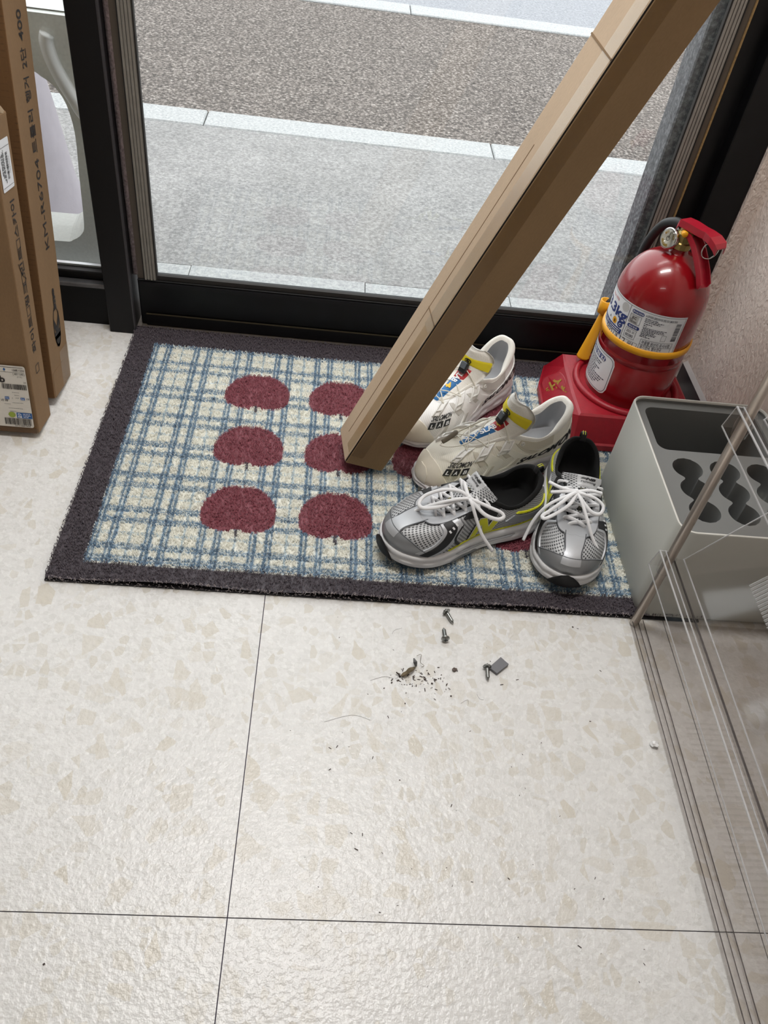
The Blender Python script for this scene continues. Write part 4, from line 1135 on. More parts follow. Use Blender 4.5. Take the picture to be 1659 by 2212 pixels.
class Shoe:
    def __init__(s, L, spec, lat=1):
        s.L = L
        A = {k: np.array(v, float) for k, v in spec.items()}
        sp = A['spring']
        s.m = 12
        def curve(x, y, z): return spline(closed_ctrl(np.stack([x, y, z], 1)), s.m, True)
        zb = A['zm'] + sp
        s.B = curve(A['bx'], A['by'], zb)
        s.T = curve(A['tx'], A['ty'], A['tz'])
        def scal(v): return spline(closed_ctrl(np.stack([v, v * 0, v * 0], 1)), s.m, True)[:, 0]
        c1, be, c2, s.o1, s.sp = scal(A['c1']), scal(A['be']), scal(A['c2']), scal(A['o1']), scal(sp)
        # asymmetry: the toe swings to one side
        for a in (s.B, s.T):
            t = np.clip((a[:, 0] - .45) / .55, 0, 1); a[:, 1] += lat * spec.get('swing', [.0])[0] * t * t
        tan = np.roll(s.B, -1, 0) - np.roll(s.B, 1, 0); tan[:, 2] = 0
        nrm = np.stack([-tan[:, 1], tan[:, 0], tan[:, 2] * 0], 1); nrm /= np.linalg.norm(nrm, axis=1)[:, None] + 1e-9
        if (nrm[:, 1] * np.sign(s.B[:, 1])).sum() < 0: nrm = -nrm
        s.out = nrm
        h = s.B - s.T; h[:, 2] = 0
        s.C1 = s.B + s.out * s.o1[:, None]; s.C1[:, 2] += c1
        s.C2 = s.T + h * be[:, None]; s.C2[:, 2] += c2
        s.n = len(s.B)
        s.hd = h / (np.linalg.norm(h, axis=1)[:, None] + 1e-9)
    def _i(s, arr, st):
        q = np.mod(np.asarray(st, float), NC) / NC * s.n
        i = np.floor(q).astype(int) % s.n; t = (q - np.floor(q))
        if arr.ndim > 1: t = t[..., None]
        return arr[i] * (1 - t) + arr[(i + 1) % s.n] * t
    def raw(s, st, k):
        k = np.asarray(k, float)[..., None]
        B, C1, C2, T = (s._i(a, st) for a in (s.B, s.C1, s.C2, s.T))
        return B * (1 - k) ** 3 + 3 * C1 * k * (1 - k) ** 2 + 3 * C2 * k * k * (1 - k) + T * k ** 3
    def nor(s, st, k):
        st = np.asarray(st, float); k = np.asarray(k, float)
        a = s.raw(st + .12, k) - s.raw(st - .12, k); b = s.raw(st, np.minimum(k + .02, 1)) - s.raw(st, np.maximum(k - .02, 0))
        n = np.cross(a, b); n /= np.linalg.norm(n, axis=-1)[..., None] + 1e-9
        return -n if s.flip else n
    def init_flip(s):
        s.flip = False
        n = s.nor(np.array([4.0]), np.array([.4]))[0]
        s.flip = bool(n[1] < 0)
    def P(s, st, k, off=0.0):
        return (s.raw(st, k) + s.nor(st, k) * np.asarray(off)[..., None]) * s.L if np.ndim(off) else (s.raw(st, k) + s.nor(st, k) * off) * s.L

def grid_faces(nu, nv, closed_u=False):
    f = []
    for i in range(nu if closed_u else nu - 1):
        for j in range(nv - 1):
            a = i * nv + j; b = ((i + 1) % nu) * nv + j
            f.append((a, b, b + 1, a + 1))
    return f

def upper(sh, mat, parent, name='upper', K=26):
    n = sh.n
    st = np.arange(n) / n * NC
    ks = np.linspace(0, 1, K)
    S, Kk = np.meshgrid(st, ks, indexing='ij')
    v = sh.P(S.ravel(), Kk.ravel())
    per = np.cumsum(np.linalg.norm(np.roll(sh.raw(st, st * 0 + .5), -1, 0) - sh.raw(st, st * 0 + .5), axis=1)) * sh.L
    uv = np.stack([np.repeat(per, K), np.tile(ks, n) * .30 * sh.L], 1)
    return mesh_obj(name, v, grid_faces(n, K, True), mat, parent, True, uv=uv)

def patch(sh, A, B, off, mat, parent, name, n=28, m=7, th=None, smooth_in=True, uv=False):
    """overlay between two poly-lines of (station, k); raised by off"""
    def res(Pl):
        q = np.array([(a, b, 0) for a, b in Pl], float)
        if smooth_in and len(q) > 2: q = spline(q, 10)
        d = np.concatenate([[0], np.cumsum(np.linalg.norm(np.diff(q[:, :2] * [1, 6], axis=0), axis=1))]); d /= d[-1]
        t = np.linspace(0, 1, n); return np.stack([np.interp(t, d, q[:, 0]), np.interp(t, d, q[:, 1])], 1)
    a, b = res(A), res(B)
    t = np.linspace(0, 1, m)[None, :, None]
    g = a[:, None] * (1 - t) + b[:, None] * t
    g[..., 1] = np.clip(g[..., 1], -.02, 1.0)
    gg = np.full((n + 2, m + 2, 2), 0.0); gg[1:-1, 1:-1] = g
    def lim(d, a, b): return np.stack([np.clip(d[..., 0], -a, a), np.clip(d[..., 1], -b, b)], -1)
    gg[0, 1:-1] = g[0] + lim((g[0] - g[1]) * .5, .05, .012); gg[-1, 1:-1] = g[-1] + lim((g[-1] - g[-2]) * .5, .05, .012)
    gg[:, 0] = gg[:, 1] + lim((gg[:, 1] - gg[:, 2]) * .5, .05, .012); gg[:, -1] = gg[:, -2] + lim((gg[:, -2] - gg[:, -3]) * .5, .05, .012)
    gg[..., 1] = np.clip(gg[..., 1], -.03, 1.0)
    o = np.full((n + 2, m + 2), off); o[0, :] = o[-1, :] = -.002; o[:, 0] = o[:, -1] = -.002
    v = sh.P(gg[..., 0].ravel(), gg[..., 1].ravel(), o.ravel())
    uvs = np.stack([gg[..., 0].ravel() * .09 * sh.L, gg[..., 1].ravel() * .30 * sh.L], 1) if uv else None
    ob = mesh_obj(name, v, grid_faces(n + 2, m + 2), mat, parent, True, uv=uvs)
    ob.data.set_sharp_from_angle(angle=math.radians(55))
    return ob

def both(fn):
    for sgn in (1, -1): fn(lambda P: [(a if sgn > 0 else NC - a, b) for a, b in P])

def loop_rows(rows, close_last=True):
    n = len(rows[0]); v = [tuple(p) for r in rows for p in r]; f = []
    for i in range(len(rows) - 1):
        for j in range(n):
            f.append((i * n + j, i * n + (j + 1) % n, (i + 1) * n + (j + 1) % n, (i + 1) * n + j))
    if close_last: f.append(tuple((len(rows) - 1) * n + j for j in range(n)))
    return v, f

def sole(sh, parent, mat_mid, mat_out, wave=0.0):
    B, out = sh.B, sh.out
    zt = B[:, 2]; z0 = sh.sp
    def row(fr, off): 
        p = B + out * off; p = p.copy(); p[:, 2] = z0 + (zt - z0) * fr; return p * sh.L
    # side grooves wander a little so the wall is not a plain extrusion
    x = np.arange(sh.n) / sh.n * NC
    w = wave * np.sin(x * 5.2)
    def roww(fr, off, a): p = B + out * (off + w * a)[:, None]; p[:, 2] = z0 + (zt - z0) * fr; return p * sh.L
    z = np.zeros(sh.n)
    rows = [row(1.02, -.012), row(1.03, .004), row(.95, .014), roww(.72, z + .019, .6), roww(.60, z + .012, 1), roww(.50, z + .020, -1), roww(.36, z + .022, -.6), row(.14, .020)]
    o = mesh_obj('midsole', *loop_rows(rows, False), mat_mid, parent, True)
    rows = [row(.14, .0205), row(.02, .016), row(0, .004), row(0, -.05)]
    o2 = mesh_obj('outsole', *loop_rows(rows, True), mat_out, parent, True); o2.data.set_sharp_from_angle(angle=math.radians(40))
    return o

def lining(sh, parent, mat_collar, mat_in, pad=1.0, zf=.15):
    T, hd = sh.T, sh.hd
    up = np.array([0, 0, 1.0])
    def off(i, u): return (T - hd * i * pad + up * u * pad)
    rows = [off(-.004, -.012), off(-.006, .000), off(0, .009), off(.008, .013), off(.018, .010), off(.025, -.004)]
    o = mesh_obj('collar', *loop_rows([r * sh.L for r in rows], False), mat_collar, parent, True)
    inn = off(.022, -.05)
    foot = sh.B - sh.out * .05; foot = foot.copy(); foot[:, 2] = np.minimum(zf + sh.sp, sh.B[:, 2] + .025)
    mid = inn * .45 + foot * .55; mid[:, 2] = inn[:, 2] * .5 + foot[:, 2] * .5
    rows = [rows[-1], inn, mid, foot]
    cen = foot * .3 + foot.mean(0) * .7; cen[:, 2] = foot[:, 2] - .004; rows.append(cen)
    mesh_obj('lining', *loop_rows([r * sh.L for r in rows], True), mat_in, parent, True)
    return o

class Tongue:
    def __init__(s, sh, path, w, sag=.9, th=.016):
        s.L = sh.L; s.p = spline([(a, 0, b) for a, b in path], 8); s.w = np.interp(np.linspace(0, 1, len(s.p)), np.linspace(0, 1, len(w)), w); s.sag = sag if isinstance(sag, (list, tuple)) else [sag, sag]; s.th = th
        s.swing = sh.T
    def at(s, u, v, off=0.0):
        """u along 0 toe end..1 top, v across -1..1"""
        u = np.asarray(u, float); v = np.asarray(v, float)
        q = np.clip(u, 0, 1) * (len(s.p) - 1); i = np.minimum(q.astype(int), len(s.p) - 2); t = (q - i)[..., None]
        P = s.p[i] * (1 - t) + s.p[i + 1] * t; W = s.w[i] * (1 - t[..., 0]) + s.w[i + 1] * t[..., 0]
        d = s.p[i + 1] - s.p[i]; d /= np.linalg.norm(d, axis=-1)[..., None]
        n = np.stack([-d[..., 2], d[..., 2] * 0, d[..., 0]], -1); n = np.where(n[..., 2:] < 0, -n, n)
        y = W * v; sg = np.interp(u, np.linspace(0, 1, len(s.sag)), s.sag)
        out = P + n * (off - sg * W * v * v * .5)[..., None]
        out = out.copy(); out[..., 1] += y
        return out * s.L
    def build(s, name, mat, parent, nu=30, nv=15):
        U, V = np.meshgrid(np.linspace(0, 1, nu), np.linspace(-1, 1, nv), indexing='ij')
        edge = 1 - np.maximum(np.abs(V), np.where(U > .93, (U - .93) / .07, 0)) ** 4
        a = s.at(U.ravel(), V.ravel(), (.001 + s.th * edge * .5).ravel()); b = s.at(U.ravel(), V.ravel(), (-.001 - s.th * edge * .5).ravel())
        f = grid_faces(nu, nv); N = nu * nv
        f2 = [tuple(i + N for i in q[::-1]) for q in f]
        rim = [i * nv for i in range(nu)] + [(nu - 1) * nv + j for j in range(1, nv)] + [i * nv + nv - 1 for i in range(nu - 2, -1, -1)] + [j for j in range(nv - 2, 0, -1)]
        f3 = [(rim[i], rim[(i + 1) % len(rim)], rim[(i + 1) % len(rim)] + N, rim[i] + N) for i in range(len(rim))]
        uv = np.concatenate([np.stack([U.ravel() * .35 * s.L, V.ravel() * .09 * s.L], 1)] * 2)
        return mesh_obj(name, np.concatenate([a, b]), f + f2 + f3, mat, parent, True, uv=uv)
    def band(s, u0, u1, v0, v1, off, mat, parent, name, n=14, m=9):
        U, V = np.meshgrid(np.linspace(u0, u1, n), np.linspace(v0, v1, m), indexing='ij')
        o = np.full(U.shape, off + s.th * .5); o[0, :] = o[-1, :] = o[:, 0] = o[:, -1] = s.th * .5
        return mesh_obj(name, s.at(U.ravel(), V.ravel(), o.ravel()), grid_faces(n, m), mat, parent, True)

def cloth(name, col, dark, fu, fv, thr, rough=.6, metal=0.0, bump=.25):
    """woven / punched textile on the UVs: little dark holes in a staggered lattice"""
    m = bpy.data.materials.new(name); m.use_nodes = True
    nt = m.node_tree; N = nt.nodes; L = nt.links; b = N['Principled BSDF']
    uv = N.new('ShaderNodeUVMap'); sp = N.new('ShaderNodeSeparateXYZ'); L.new(uv.outputs[0], sp.inputs[0])
    def mth(op, a, c=None):
        x = N.new('ShaderNodeMath'); x.operation = op
        for i, q in enumerate((a, c)):
            if q is None: continue
            if isinstance(q, (int, float)): x.inputs[i].default_value = q
            else: L.new(q, x.inputs[i])
        return x.outputs[0]
    su = mth('SINE', mth('MULTIPLY', sp.outputs[0], fu)); sv = mth('SINE', mth('MULTIPLY', sp.outputs[1], fv))
    pr = mth('MULTIPLY', su, sv)
    mr = N.new('ShaderNodeMapRange'); mr.interpolation_type = 'SMOOTHSTEP'; mr.inputs['From Min'].default_value = thr - .12; mr.inputs['From Max'].default_value = thr + .12; L.new(pr, mr.inputs['Value'])
    mx = N.new('ShaderNodeMixRGB'); mx.inputs[1].default_value = (*lin(col), 1); mx.inputs[2].default_value = (*lin(dark), 1); L.new(mr.outputs[0], mx.inputs['Fac'])
    L.new(mx.outputs[0], b.inputs['Base Color']); b.inputs['Roughness'].default_value = rough; b.inputs['Metallic'].default_value = metal
    bp = N.new('ShaderNodeBump'); bp.invert = True; bp.inputs['Strength'].default_value = bump; bp.inputs['Distance'].default_value = .001; L.new(mr.outputs[0], bp.inputs['Height']); L.new(bp.outputs[0], b.inputs['Normal'])
    return m

def shoe_thing(name, label, heel, toe, L, group, zlift=.0112):
    d = Vector((toe[0] - heel[0], toe[1] - heel[1])); rz = math.atan2(d.y, d.x)
    return thing(name, label, 'shoe', (heel[0], heel[1], zlift), (0, 0, rz), group)

def world_path(t, pts):
    inv = (Matrix.Translation(t.location) @ Euler(t.rotation_euler).to_matrix().to_4x4()).inverted()
    return [tuple(inv @ at(*p)) for p in pts]

SPEC_NB = dict(
    bx=[0, .012, .07, .19, .32, .44, .56, .68, .79, .89, .965, 1.0],
    by=[0.0, 0.0803, 0.1383, 0.1539, 0.1472, 0.1472, 0.1673, 0.1919, 0.1919, 0.1584, 0.0949, 0.0],
    tx=[.028, .040, .095, .185, .285, .385, .455, .52, .580, .632, .668, .68],
    ty=[0.0, 0.0624, 0.1128, 0.132, 0.132, 0.12, 0.0984, 0.0864, 0.0768, 0.0672, 0.0432, 0.0],
    tz=[0.3585, 0.3542, 0.3167, 0.2632, 0.2568, 0.3124, 0.3167, 0.2996, 0.2782, 0.2632, 0.2525, 0.2482],
    zm=[0.1375, 0.1375, 0.132, 0.1232, 0.1144, 0.1078, 0.1012, 0.0946, 0.088, 0.0836, 0.0814, 0.0814],
    spring=[.012, .010, .004, 0, 0, 0, .002, .008, .020, .038, .056, .064],
    c1=[0.0935, 0.0935, 0.077, 0.055, 0.055, 0.0825, 0.11, 0.121, 0.1188, 0.1144, 0.11, 0.1078],
    be=[.3, .3, .4, .5, .5, .5, .55, .58, .58, .56, .54, .54],
    c2=[-.08, -.08, -.07, -.045, -.04, -.04, -.026, -.016, -.008, .004, .012, .014],
    o1=[.02, .02, .02, .014, .014, .014, .014, .014, .012, .008, .006, .004], swing=[.03])

NBM = cloth('silver mesh', (178, 179, 181), (60, 61, 64), 2 * math.pi / .0066, 2 * math.pi / .0066, .22, .45, .15)
NB_SILVER = M('silver synthetic', (180, 182, 186), .40, .4, bump=(500, .12, .001)); NB_PATCH = M('tongue patch grey', (190, 191, 193), .45, .1); NB_GREY = M('pewter synthetic', (142, 144, 147), .38, .45); NB_BLACK = M('black synthetic', (24, 24, 27), .5)
NB_WHITE = M('white foam', (226, 226, 228), .55); NB_BLK_LIN = M('black lining', (11, 11, 12), .95); NB_YEL = M('acid yellow', (206, 206, 28), .5)
NB_DARK = M('charcoal mesh', (52, 53, 56), .7); LACE_W = M('white lace', (232, 232, 234), .8, bump=(900, .3, .001)); NB_RUB = M('black rubber sole', (18, 18, 20), .6)

def logo_n(sh, t, sgn, st0=5.1, k0=.13, k1=.56, wst=1.25):
    """slanted letter on the quarter, black and white border under a yellow face"""
    for nm, mat, off, grow in (('letter_border', NB_BLACK, .0045, .20), ('letter_edge', NB_WHITE, .0062, .10), ('letter', NB_YEL, .0080, 0)):
        mb = MB()
        def pt(x, y):     # x 0..1 across (viewer left to right), y 0..1 up
            lean = .34 * (y - .5)
            s_ = st0 + (-(x - .5) * wst + lean * -.9)
            if sgn < 0: s_ = st0 + ((x - .5) * wst + lean * .9); s_ = NC - (st0 - ((x - .5) * wst + lean * .9)) if False else NC - (st0 - (s_ - st0))
            return s_, k0 + (k1 - k0) * y
        g = grow * .42
        quads = [[(-.02 - g, 0 - g), (.26 + g, 0 - g), (.26 + g, 1 + g), (-.02 - g, 1 + g)],
                 [(.74 - g, 0 - g), (1.02 + g, 0 - g), (1.02 + g, 1 + g), (.74 - g, 1 + g)],
                 [(.02 - g, 1 + g), (.66 - g * .2, 0 - g), (.98 + g, 0 - g), (.34 + g * .2, 1 + g)]]
        for q in quads:
            n_, m_ = 6, 8; P = []
            for i in range(n_ + 1):
                for j in range(m_ + 1):
                    a = i / n_; b = j / m_
                    lo = ((q[0][0] * (1 - a) + q[1][0] * a), (q[0][1] * (1 - a) + q[1][1] * a)); hi = ((q[3][0] * (1 - a) + q[2][0] * a), (q[3][1] * (1 - a) + q[2][1] * a))
                    P.append(pt(lo[0] * (1 - b) + hi[0] * b, lo[1] * (1 - b) + hi[1] * b))
            P = np.array(P); v = sh.P(P[:, 0], P[:, 1], np.full(len(P), off))
            mb.add((v, grid_faces(n_ + 1, m_ + 1)))
        mb.build(nm, mat, t, True)

def lace_bars(sh, t, rows, k, r, mat, lift, tg, flat=.6, name='lace'):
    """criss-cross laces between the eyelets"""
    for i in range(len(rows) - 1):
        for sgn in (1, -1):
            a, b = rows[i], rows[i + 1]
            p0 = sh.P(np.array([a if sgn > 0 else NC - a]), np.array([k]), np.array([.004]))[0]
            p1 = sh.P(np.array([b if sgn > 0 else NC - b]), np.array([k]), np.array([.008]))[0]
            q0 = p0.copy(); q1 = np.array([p1[0], -p1[1] + 2 * sh.cy(p1[0]), p1[2]])
            mid = (q0 + q1) / 2; mid[2] = max(mid[2], 0) + lift * sh.L * (1.0 if sgn > 0 else .72)
            path = spline([q0 - np.array([0, 0, .004]), q0 + np.array([0, 0, .0015]), q0 * .7 + mid * .3 + np.array([0, 0, lift * sh.L * .45]), mid, q1 * .7 + mid * .3 + np.array([0, 0, lift * sh.L * .45]), q1 + np.array([0, 0, .0015]), q1 - np.array([0, 0, .004])], 4)
            mesh_obj(name, *tube(path, r, 8, flat=flat), mat, t, True)

def running_shoe(label, heel, toe, L, bow, group, lat):
    t = shoe_thing('running_shoe', label, heel, toe, L, group)
    sh = Shoe(L, SPEC_NB, lat); sh.init_flip()
    sh.cy = lambda x: lat * .03 * max((x / L - .45) / .55, 0) ** 2 * L
    sole(sh, t, NB_WHITE, NB_RUB, .0025)
    upper(sh, NBM, t)
    lining(sh, t, NB_BLK_LIN, NB_BLK_LIN, 1.0, .16)
    # toe bumper of black rubber climbing the midsole
    def mid_patch(A, B, off, mat, name, n=20, m=6):
        a = np.array([np.interp(np.linspace(0, 1, n), np.linspace(0, 1, len(A)), [p[i] for p in A]) for i in (0, 1)]).T
        b = np.array([np.interp(np.linspace(0, 1, n), np.linspace(0, 1, len(B)), [p[i] for p in B]) for i in (0, 1)]).T
        v = []
        for i in range(n):
            for j in range(m):
                u = a[i] * (1 - j / (m - 1)) + b[i] * j / (m - 1)
                P_ = sh._i(sh.B, np.array(u[0])); O = sh._i(sh.out, np.array(u[0])); z0 = sh._i(sh.sp, np.array(u[0])); zt = P_[2]
                p = P_ + O * (off if 0 < i < n - 1 and 0 < j < m - 1 else off - .008); p[2] = z0 + (zt - z0) * u[1]; v.append(p * L)
        o = mesh_obj(name, v, grid_faces(n, m), mat, t, True); return o
    mid_patch([(10.05, -.02), (11.95, -.02)], [(10.35, .55), (10.7, 1.05), (11, 1.25), (11.3, 1.05), (11.65, .55)], .031, NB_RUB, 'toe_bumper')
    both(lambda f: mid_patch(f([(3.2, .52), (5.3, .44), (6.6, .60)]), f([(3.2, .58), (5.3, .56), (6.6, .66)]), .0245, M('sole groove', (168, 170, 174), .6), 'sole_groove'))
    both(lambda f: mid_patch(f([(5.0, .06), (6.2, .05), (7.0, .1)]), f([(5.4, .34), (6.2, .36), (6.8, .3)]), .0245, NB_GREY, 'shank'))
    # overlays
    patch(sh, [(8.1, -.02), (9.4, -.02), (11, -.02), (12.6, -.02), (13.9, -.02)], [(8.1, .06), (9.3, .27), (10.1, .34), (11, .36), (11.9, .34), (12.7, .27), (13.9, .06)], .007, NB_GREY, t, 'toe_cap', 60, 8)
    patch(sh, [(10.45, .2), (10.4, .5), (10.0, .80)], [(11.55, .2), (11.6, .5), (12.0, .80)], .0082, NB_SILVER, t, 'vamp_strip', 16, 12)
    SEAM = M('stitch seam', (78, 80, 84), .6)
    tc = [(8.1, .045), (9.3, .255), (10.1, .325), (11, .345), (11.9, .325), (12.7, .255), (13.9, .045)]
    patch(sh, tc, [(a, b + .014) for a, b in tc], .0082, SEAM, t, 'toe_cap_seam', 60, 3)
    for c_ in (10.45, 11.55): patch(sh, [(c_ - .04, .36), (10.40 if c_ < 11 else 11.60, .5), (10.0 if c_ < 11 else 12.0, .78)], [(c_ + .04, .36), (10.48 if c_ < 11 else 11.52, .5), (10.1 if c_ < 11 else 11.9, .78)], .0092, SEAM, t, 'vamp_seam', 14, 3)
    both(lambda f: patch(sh, f([(6.7, .825), (7.9, .765), (9.2, .705), (10.0, .72)]), f([(6.7, .845), (7.9, .785), (9.2, .722), (10.0, .735)]), .0098, SEAM, t, 'eyestay_seam', 40, 3))
    both(lambda f: patch(sh, f([(6.6, .84), (7.9, .78), (9.2, .72), (10.4, .74), (11.02, .78)]), f([(6.6, .99), (7.9, .985), (9.2, .985), (10.4, .985), (11.02, .985)]), .0088, NB_SILVER, t, 'eyestay', 40, 7))
    both(lambda f: patch(sh, f([(4.6, .62), (5.4, .60), (6.3, .64), (6.9, .70)]), f([(4.6, .93), (5.2, .985), (6.1, .985), (6.9, .985)]), .0080, NB_BLACK, t, 'upper_eyestay', 24, 7))
    both(lambda f: patch(sh, f([(8.75, .74), (7.95, .52), (8.1, .28), (8.95, .07)]), f([(7.7, .82), (6.75, .54), (6.95, .20), (7.9, .0)]), .0080, NB_SILVER, t, 'side_saddle', 34, 9))
    both(lambda f: patch(sh, f([(8.45, .72), (7.72, .52), (7.88, .28), (8.7, .05)]), f([(8.0, .78), (7.12, .54), (7.30, .22), (8.25, .015)]), .0110, NB_BLACK, t, 'side_stripe', 34, 7))
    both(lambda f: patch(sh, f([(6.6, .10), (7.0, .30), (6.85, .55)]), f([(6.45, .10), (6.86, .30), (6.7, .55)]), .0090, NB_BLACK, t, 'side_seam', 14, 4))
    both(lambda f: patch(sh, f([(1.6, .035), (3.4, .045), (5.2, .06), (7.0, .02)]), f([(1.6, .065), (3.4, .075), (5.2, .085), (7.0, .04)]), .0060, NB_YEL, t, 'side_piping', 30, 4))
    both(lambda f: patch(sh, f([(.9, .14), (2.0, .15), (3.0, .20), (3.9, .42)]), f([(.9, .36), (2.0, .40), (2.8, .50), (3.5, .64)]), .0085, NB_GREY, t, 'heel_saddle', 30, 7))
    both(lambda f: patch(sh, f([(1.0, .42), (1.9, .46), (2.7, .56), (3.4, .70)]), f([(1.0, .46), (1.9, .50), (2.65, .61), (3.3, .75)]), .0088, NB_YEL, t, 'heel_piping', 24, 4))
    patch(sh, [(-.9, .02), (0, .02), (.9, .02)], [(-.7, .62), (0, .68), (.7, .62)], .0085, NB_SILVER, t, 'heel_counter', 24, 9)
    for sgn in (1, -1): logo_n(sh, t, sgn)
    # eyestay bars (three little white lines at the black panel)
    def bars(f):
        for q in (.0, .16, .32):
            patch(sh, f([(7.15 + q * .8, .60 - q * .35), (7.35 + q * .8, .66 - q * .35)]), f([(7.22 + q * .8, .585 - q * .35), (7.42 + q * .8, .645 - q * .35)]), .0128, NB_WHITE, t, 'white_tick', 4, 3)
    both(bars)
    tg = Tongue(sh, [(.70, .240), (.62, .274), (.555, .302), (.495, .326), (.450, .344), (.418, .364), (.402, .378)], [.055, .070, .082, .094, .106, .120, .116], .7, .026)
    tg.build('tongue', NBM, t)
    c_ = -.30 * lat
    def sh_(v): return v + c_
    pat = tg.band(.60, .97, *sorted((-lat * .98, lat * .34)), .004, NB_PATCH, t, 'tongue_patch')
    dk = Decal(lambda x, y: tuple(tg.at(np.array([y]), np.array([x + c_]), np.array([.0195]))[0]))
    dk.text('NB', -.18, .80, .115, .055, width=.52, shear=.25)
    for i in range(3): dk.rect(-.44 + .04 * i, -.15 + .015 * i, .815 + .024 * i, .827 + .024 * i)
    dk.text('running', -.42, .715, .085, .012, width=.82)
    dk.build('tongue_print', NB_BLACK, t)
    # lace keepers, laces, bow
    for u in (.22, .52): 
        b_ = tg.band(u - .035, u + .035, -.24, .24, .012, NB_BLACK, t, 'lace_keeper', 8, 5)
        for dv in (-.08, .08): tg.band(u - .036, u + .036, dv - .02, dv + .02, .0135, NB_YEL, b_, 'keeper_stripe', 6, 3).parent = b_
    lace_bars(sh, t, [10.2, 9.2, 8.2, 7.2, 6.2, 5.4], .91, .0035, LACE_W, .020, tg)
    for nm, pts, r in bow:
        p = spline(world_path(t, pts), 8)
        mesh_obj(nm, *tube(p, r, 8, flat=.75), LACE_W, t, True)
    k = world_path(t, [bow[0][1][0]])[0]
    bm = bmesh.new(); bmesh.ops.create_icosphere(bm, subdivisions=2, radius=.0058)
    me = bpy.data.meshes.new('lace_knot'); bm.to_mesh(me); bm.free(); me.materials.append(LACE_W)
    o = bpy.data.objects.new('lace_knot', me); COL.objects.link(o); o.parent = t; o.location = k; o.scale = (1.1, 1, .8)
    # heel pull tab
    hp = sh.T[0] * L
    pl = mesh_obj('pull_tab', *tube(spline([hp + np.array([.004, 0, -.012]), hp + np.array([-.004, 0, .004]), hp + np.array([-.001, 0, .0135]), hp + np.array([.006, 0, .012]), hp + np.array([.010, 0, .000])], 4), .0052, 8, flat=.22, up=(1, 0, .2)), NB_BLACK, t, True)
    for y in (-.0018, .0018):
        mesh_obj('tab_stripe', *tube(spline([hp + np.array([-.0062, y, .002]), hp + np.array([-.0026, y, .0148]), hp + np.array([.0068, y, .0136])], 4), .0006, 5), NB_YEL, pl)
    return t, sh

running_shoe('silver running shoe with its yellow letter side turned to us, below the pale trail shoes', (.383, 1.003), (.113, .886), .290,
    [('lace_loop', [(1013, 1076, 0.119), (1006, 1068, 0.123), (990, 1060, 0.125), (956, 1058, 0.119), (919, 1070, 0.108), (905, 1088, 0.102), (917, 1098, 0.102), (956, 1093, 0.108), (990, 1080, 0.117), (1013, 1077, 0.120)], .0033),
     ('lace_end', [(1013, 1077, 0.120), (990, 1078, 0.121), (950, 1086, 0.111), (905, 1100, 0.090), (870, 1115, 0.071), (849, 1122, 0.062)], .0030),
     ('lace_loop', [(1013, 1076, 0.120), (1030, 1083, 0.120), (1058, 1096, 0.114), (1082, 1107, 0.106), (1088, 1117, 0.102), (1074, 1122, 0.102), (1048, 1112, 0.108), (1026, 1090, 0.117), (1014, 1077, 0.120)], .0033),
     ('lace_end', [(1014, 1077, 0.120), (1020, 1090, 0.120), (1029, 1121, 0.102), (1042, 1157, 0.077), (1064, 1190, 0.051)], .0030),
     ('lace', [(1013, 1076, 0.120), (1008, 1060, 0.119), (1003, 1043, 0.113)], .0033)], 'silver running shoes on the doormat', 1)
running_shoe('silver running shoe with its toe pointing at us, beside the grey organiser', (.470, 1.108), (.420, .829), .284,
    [('lace_loop', [(1246, 1063, 0.120), (1233, 1070, 0.123), (1210, 1088, 0.117), (1190, 1102, 0.108), (1172, 1114, 0.102), (1178, 1120, 0.102), (1207, 1106, 0.108), (1232, 1088, 0.117), (1246, 1064, 0.120)], .0033),
     ('lace_end', [(1246, 1063, 0.120), (1226, 1071, 0.121), (1196, 1084, 0.113), (1172, 1101, 0.099), (1150, 1128, 0.076), (1130, 1167, 0.048)], .0030),
     ('lace_loop', [(1246, 1063, 0.120), (1262, 1068, 0.123), (1288, 1078, 0.117), (1303, 1094, 0.111), (1297, 1110, 0.106), (1280, 1108, 0.108), (1262, 1088, 0.115), (1248, 1065, 0.120)], .0033),
     ('lace_end', [(1246, 1063, 0.120), (1256, 1082, 0.120), (1269, 1124, 0.106), (1279, 1160, 0.088), (1291, 1186, 0.074)], .0030),
     ('lace', [(1246, 1062, 0.120), (1214, 1054, 0.121), (1186, 1041, 0.119)], .0033),
     ('lace', [(1246, 1062, 0.120), (1275, 1060, 0.121), (1300, 1066, 0.117)], .0033),
     ('lace', [(1246, 1062, 0.120), (1218, 1062, 0.119), (1190, 1063, 0.111)], .0033)], 'silver running shoes on the doormat', -1)

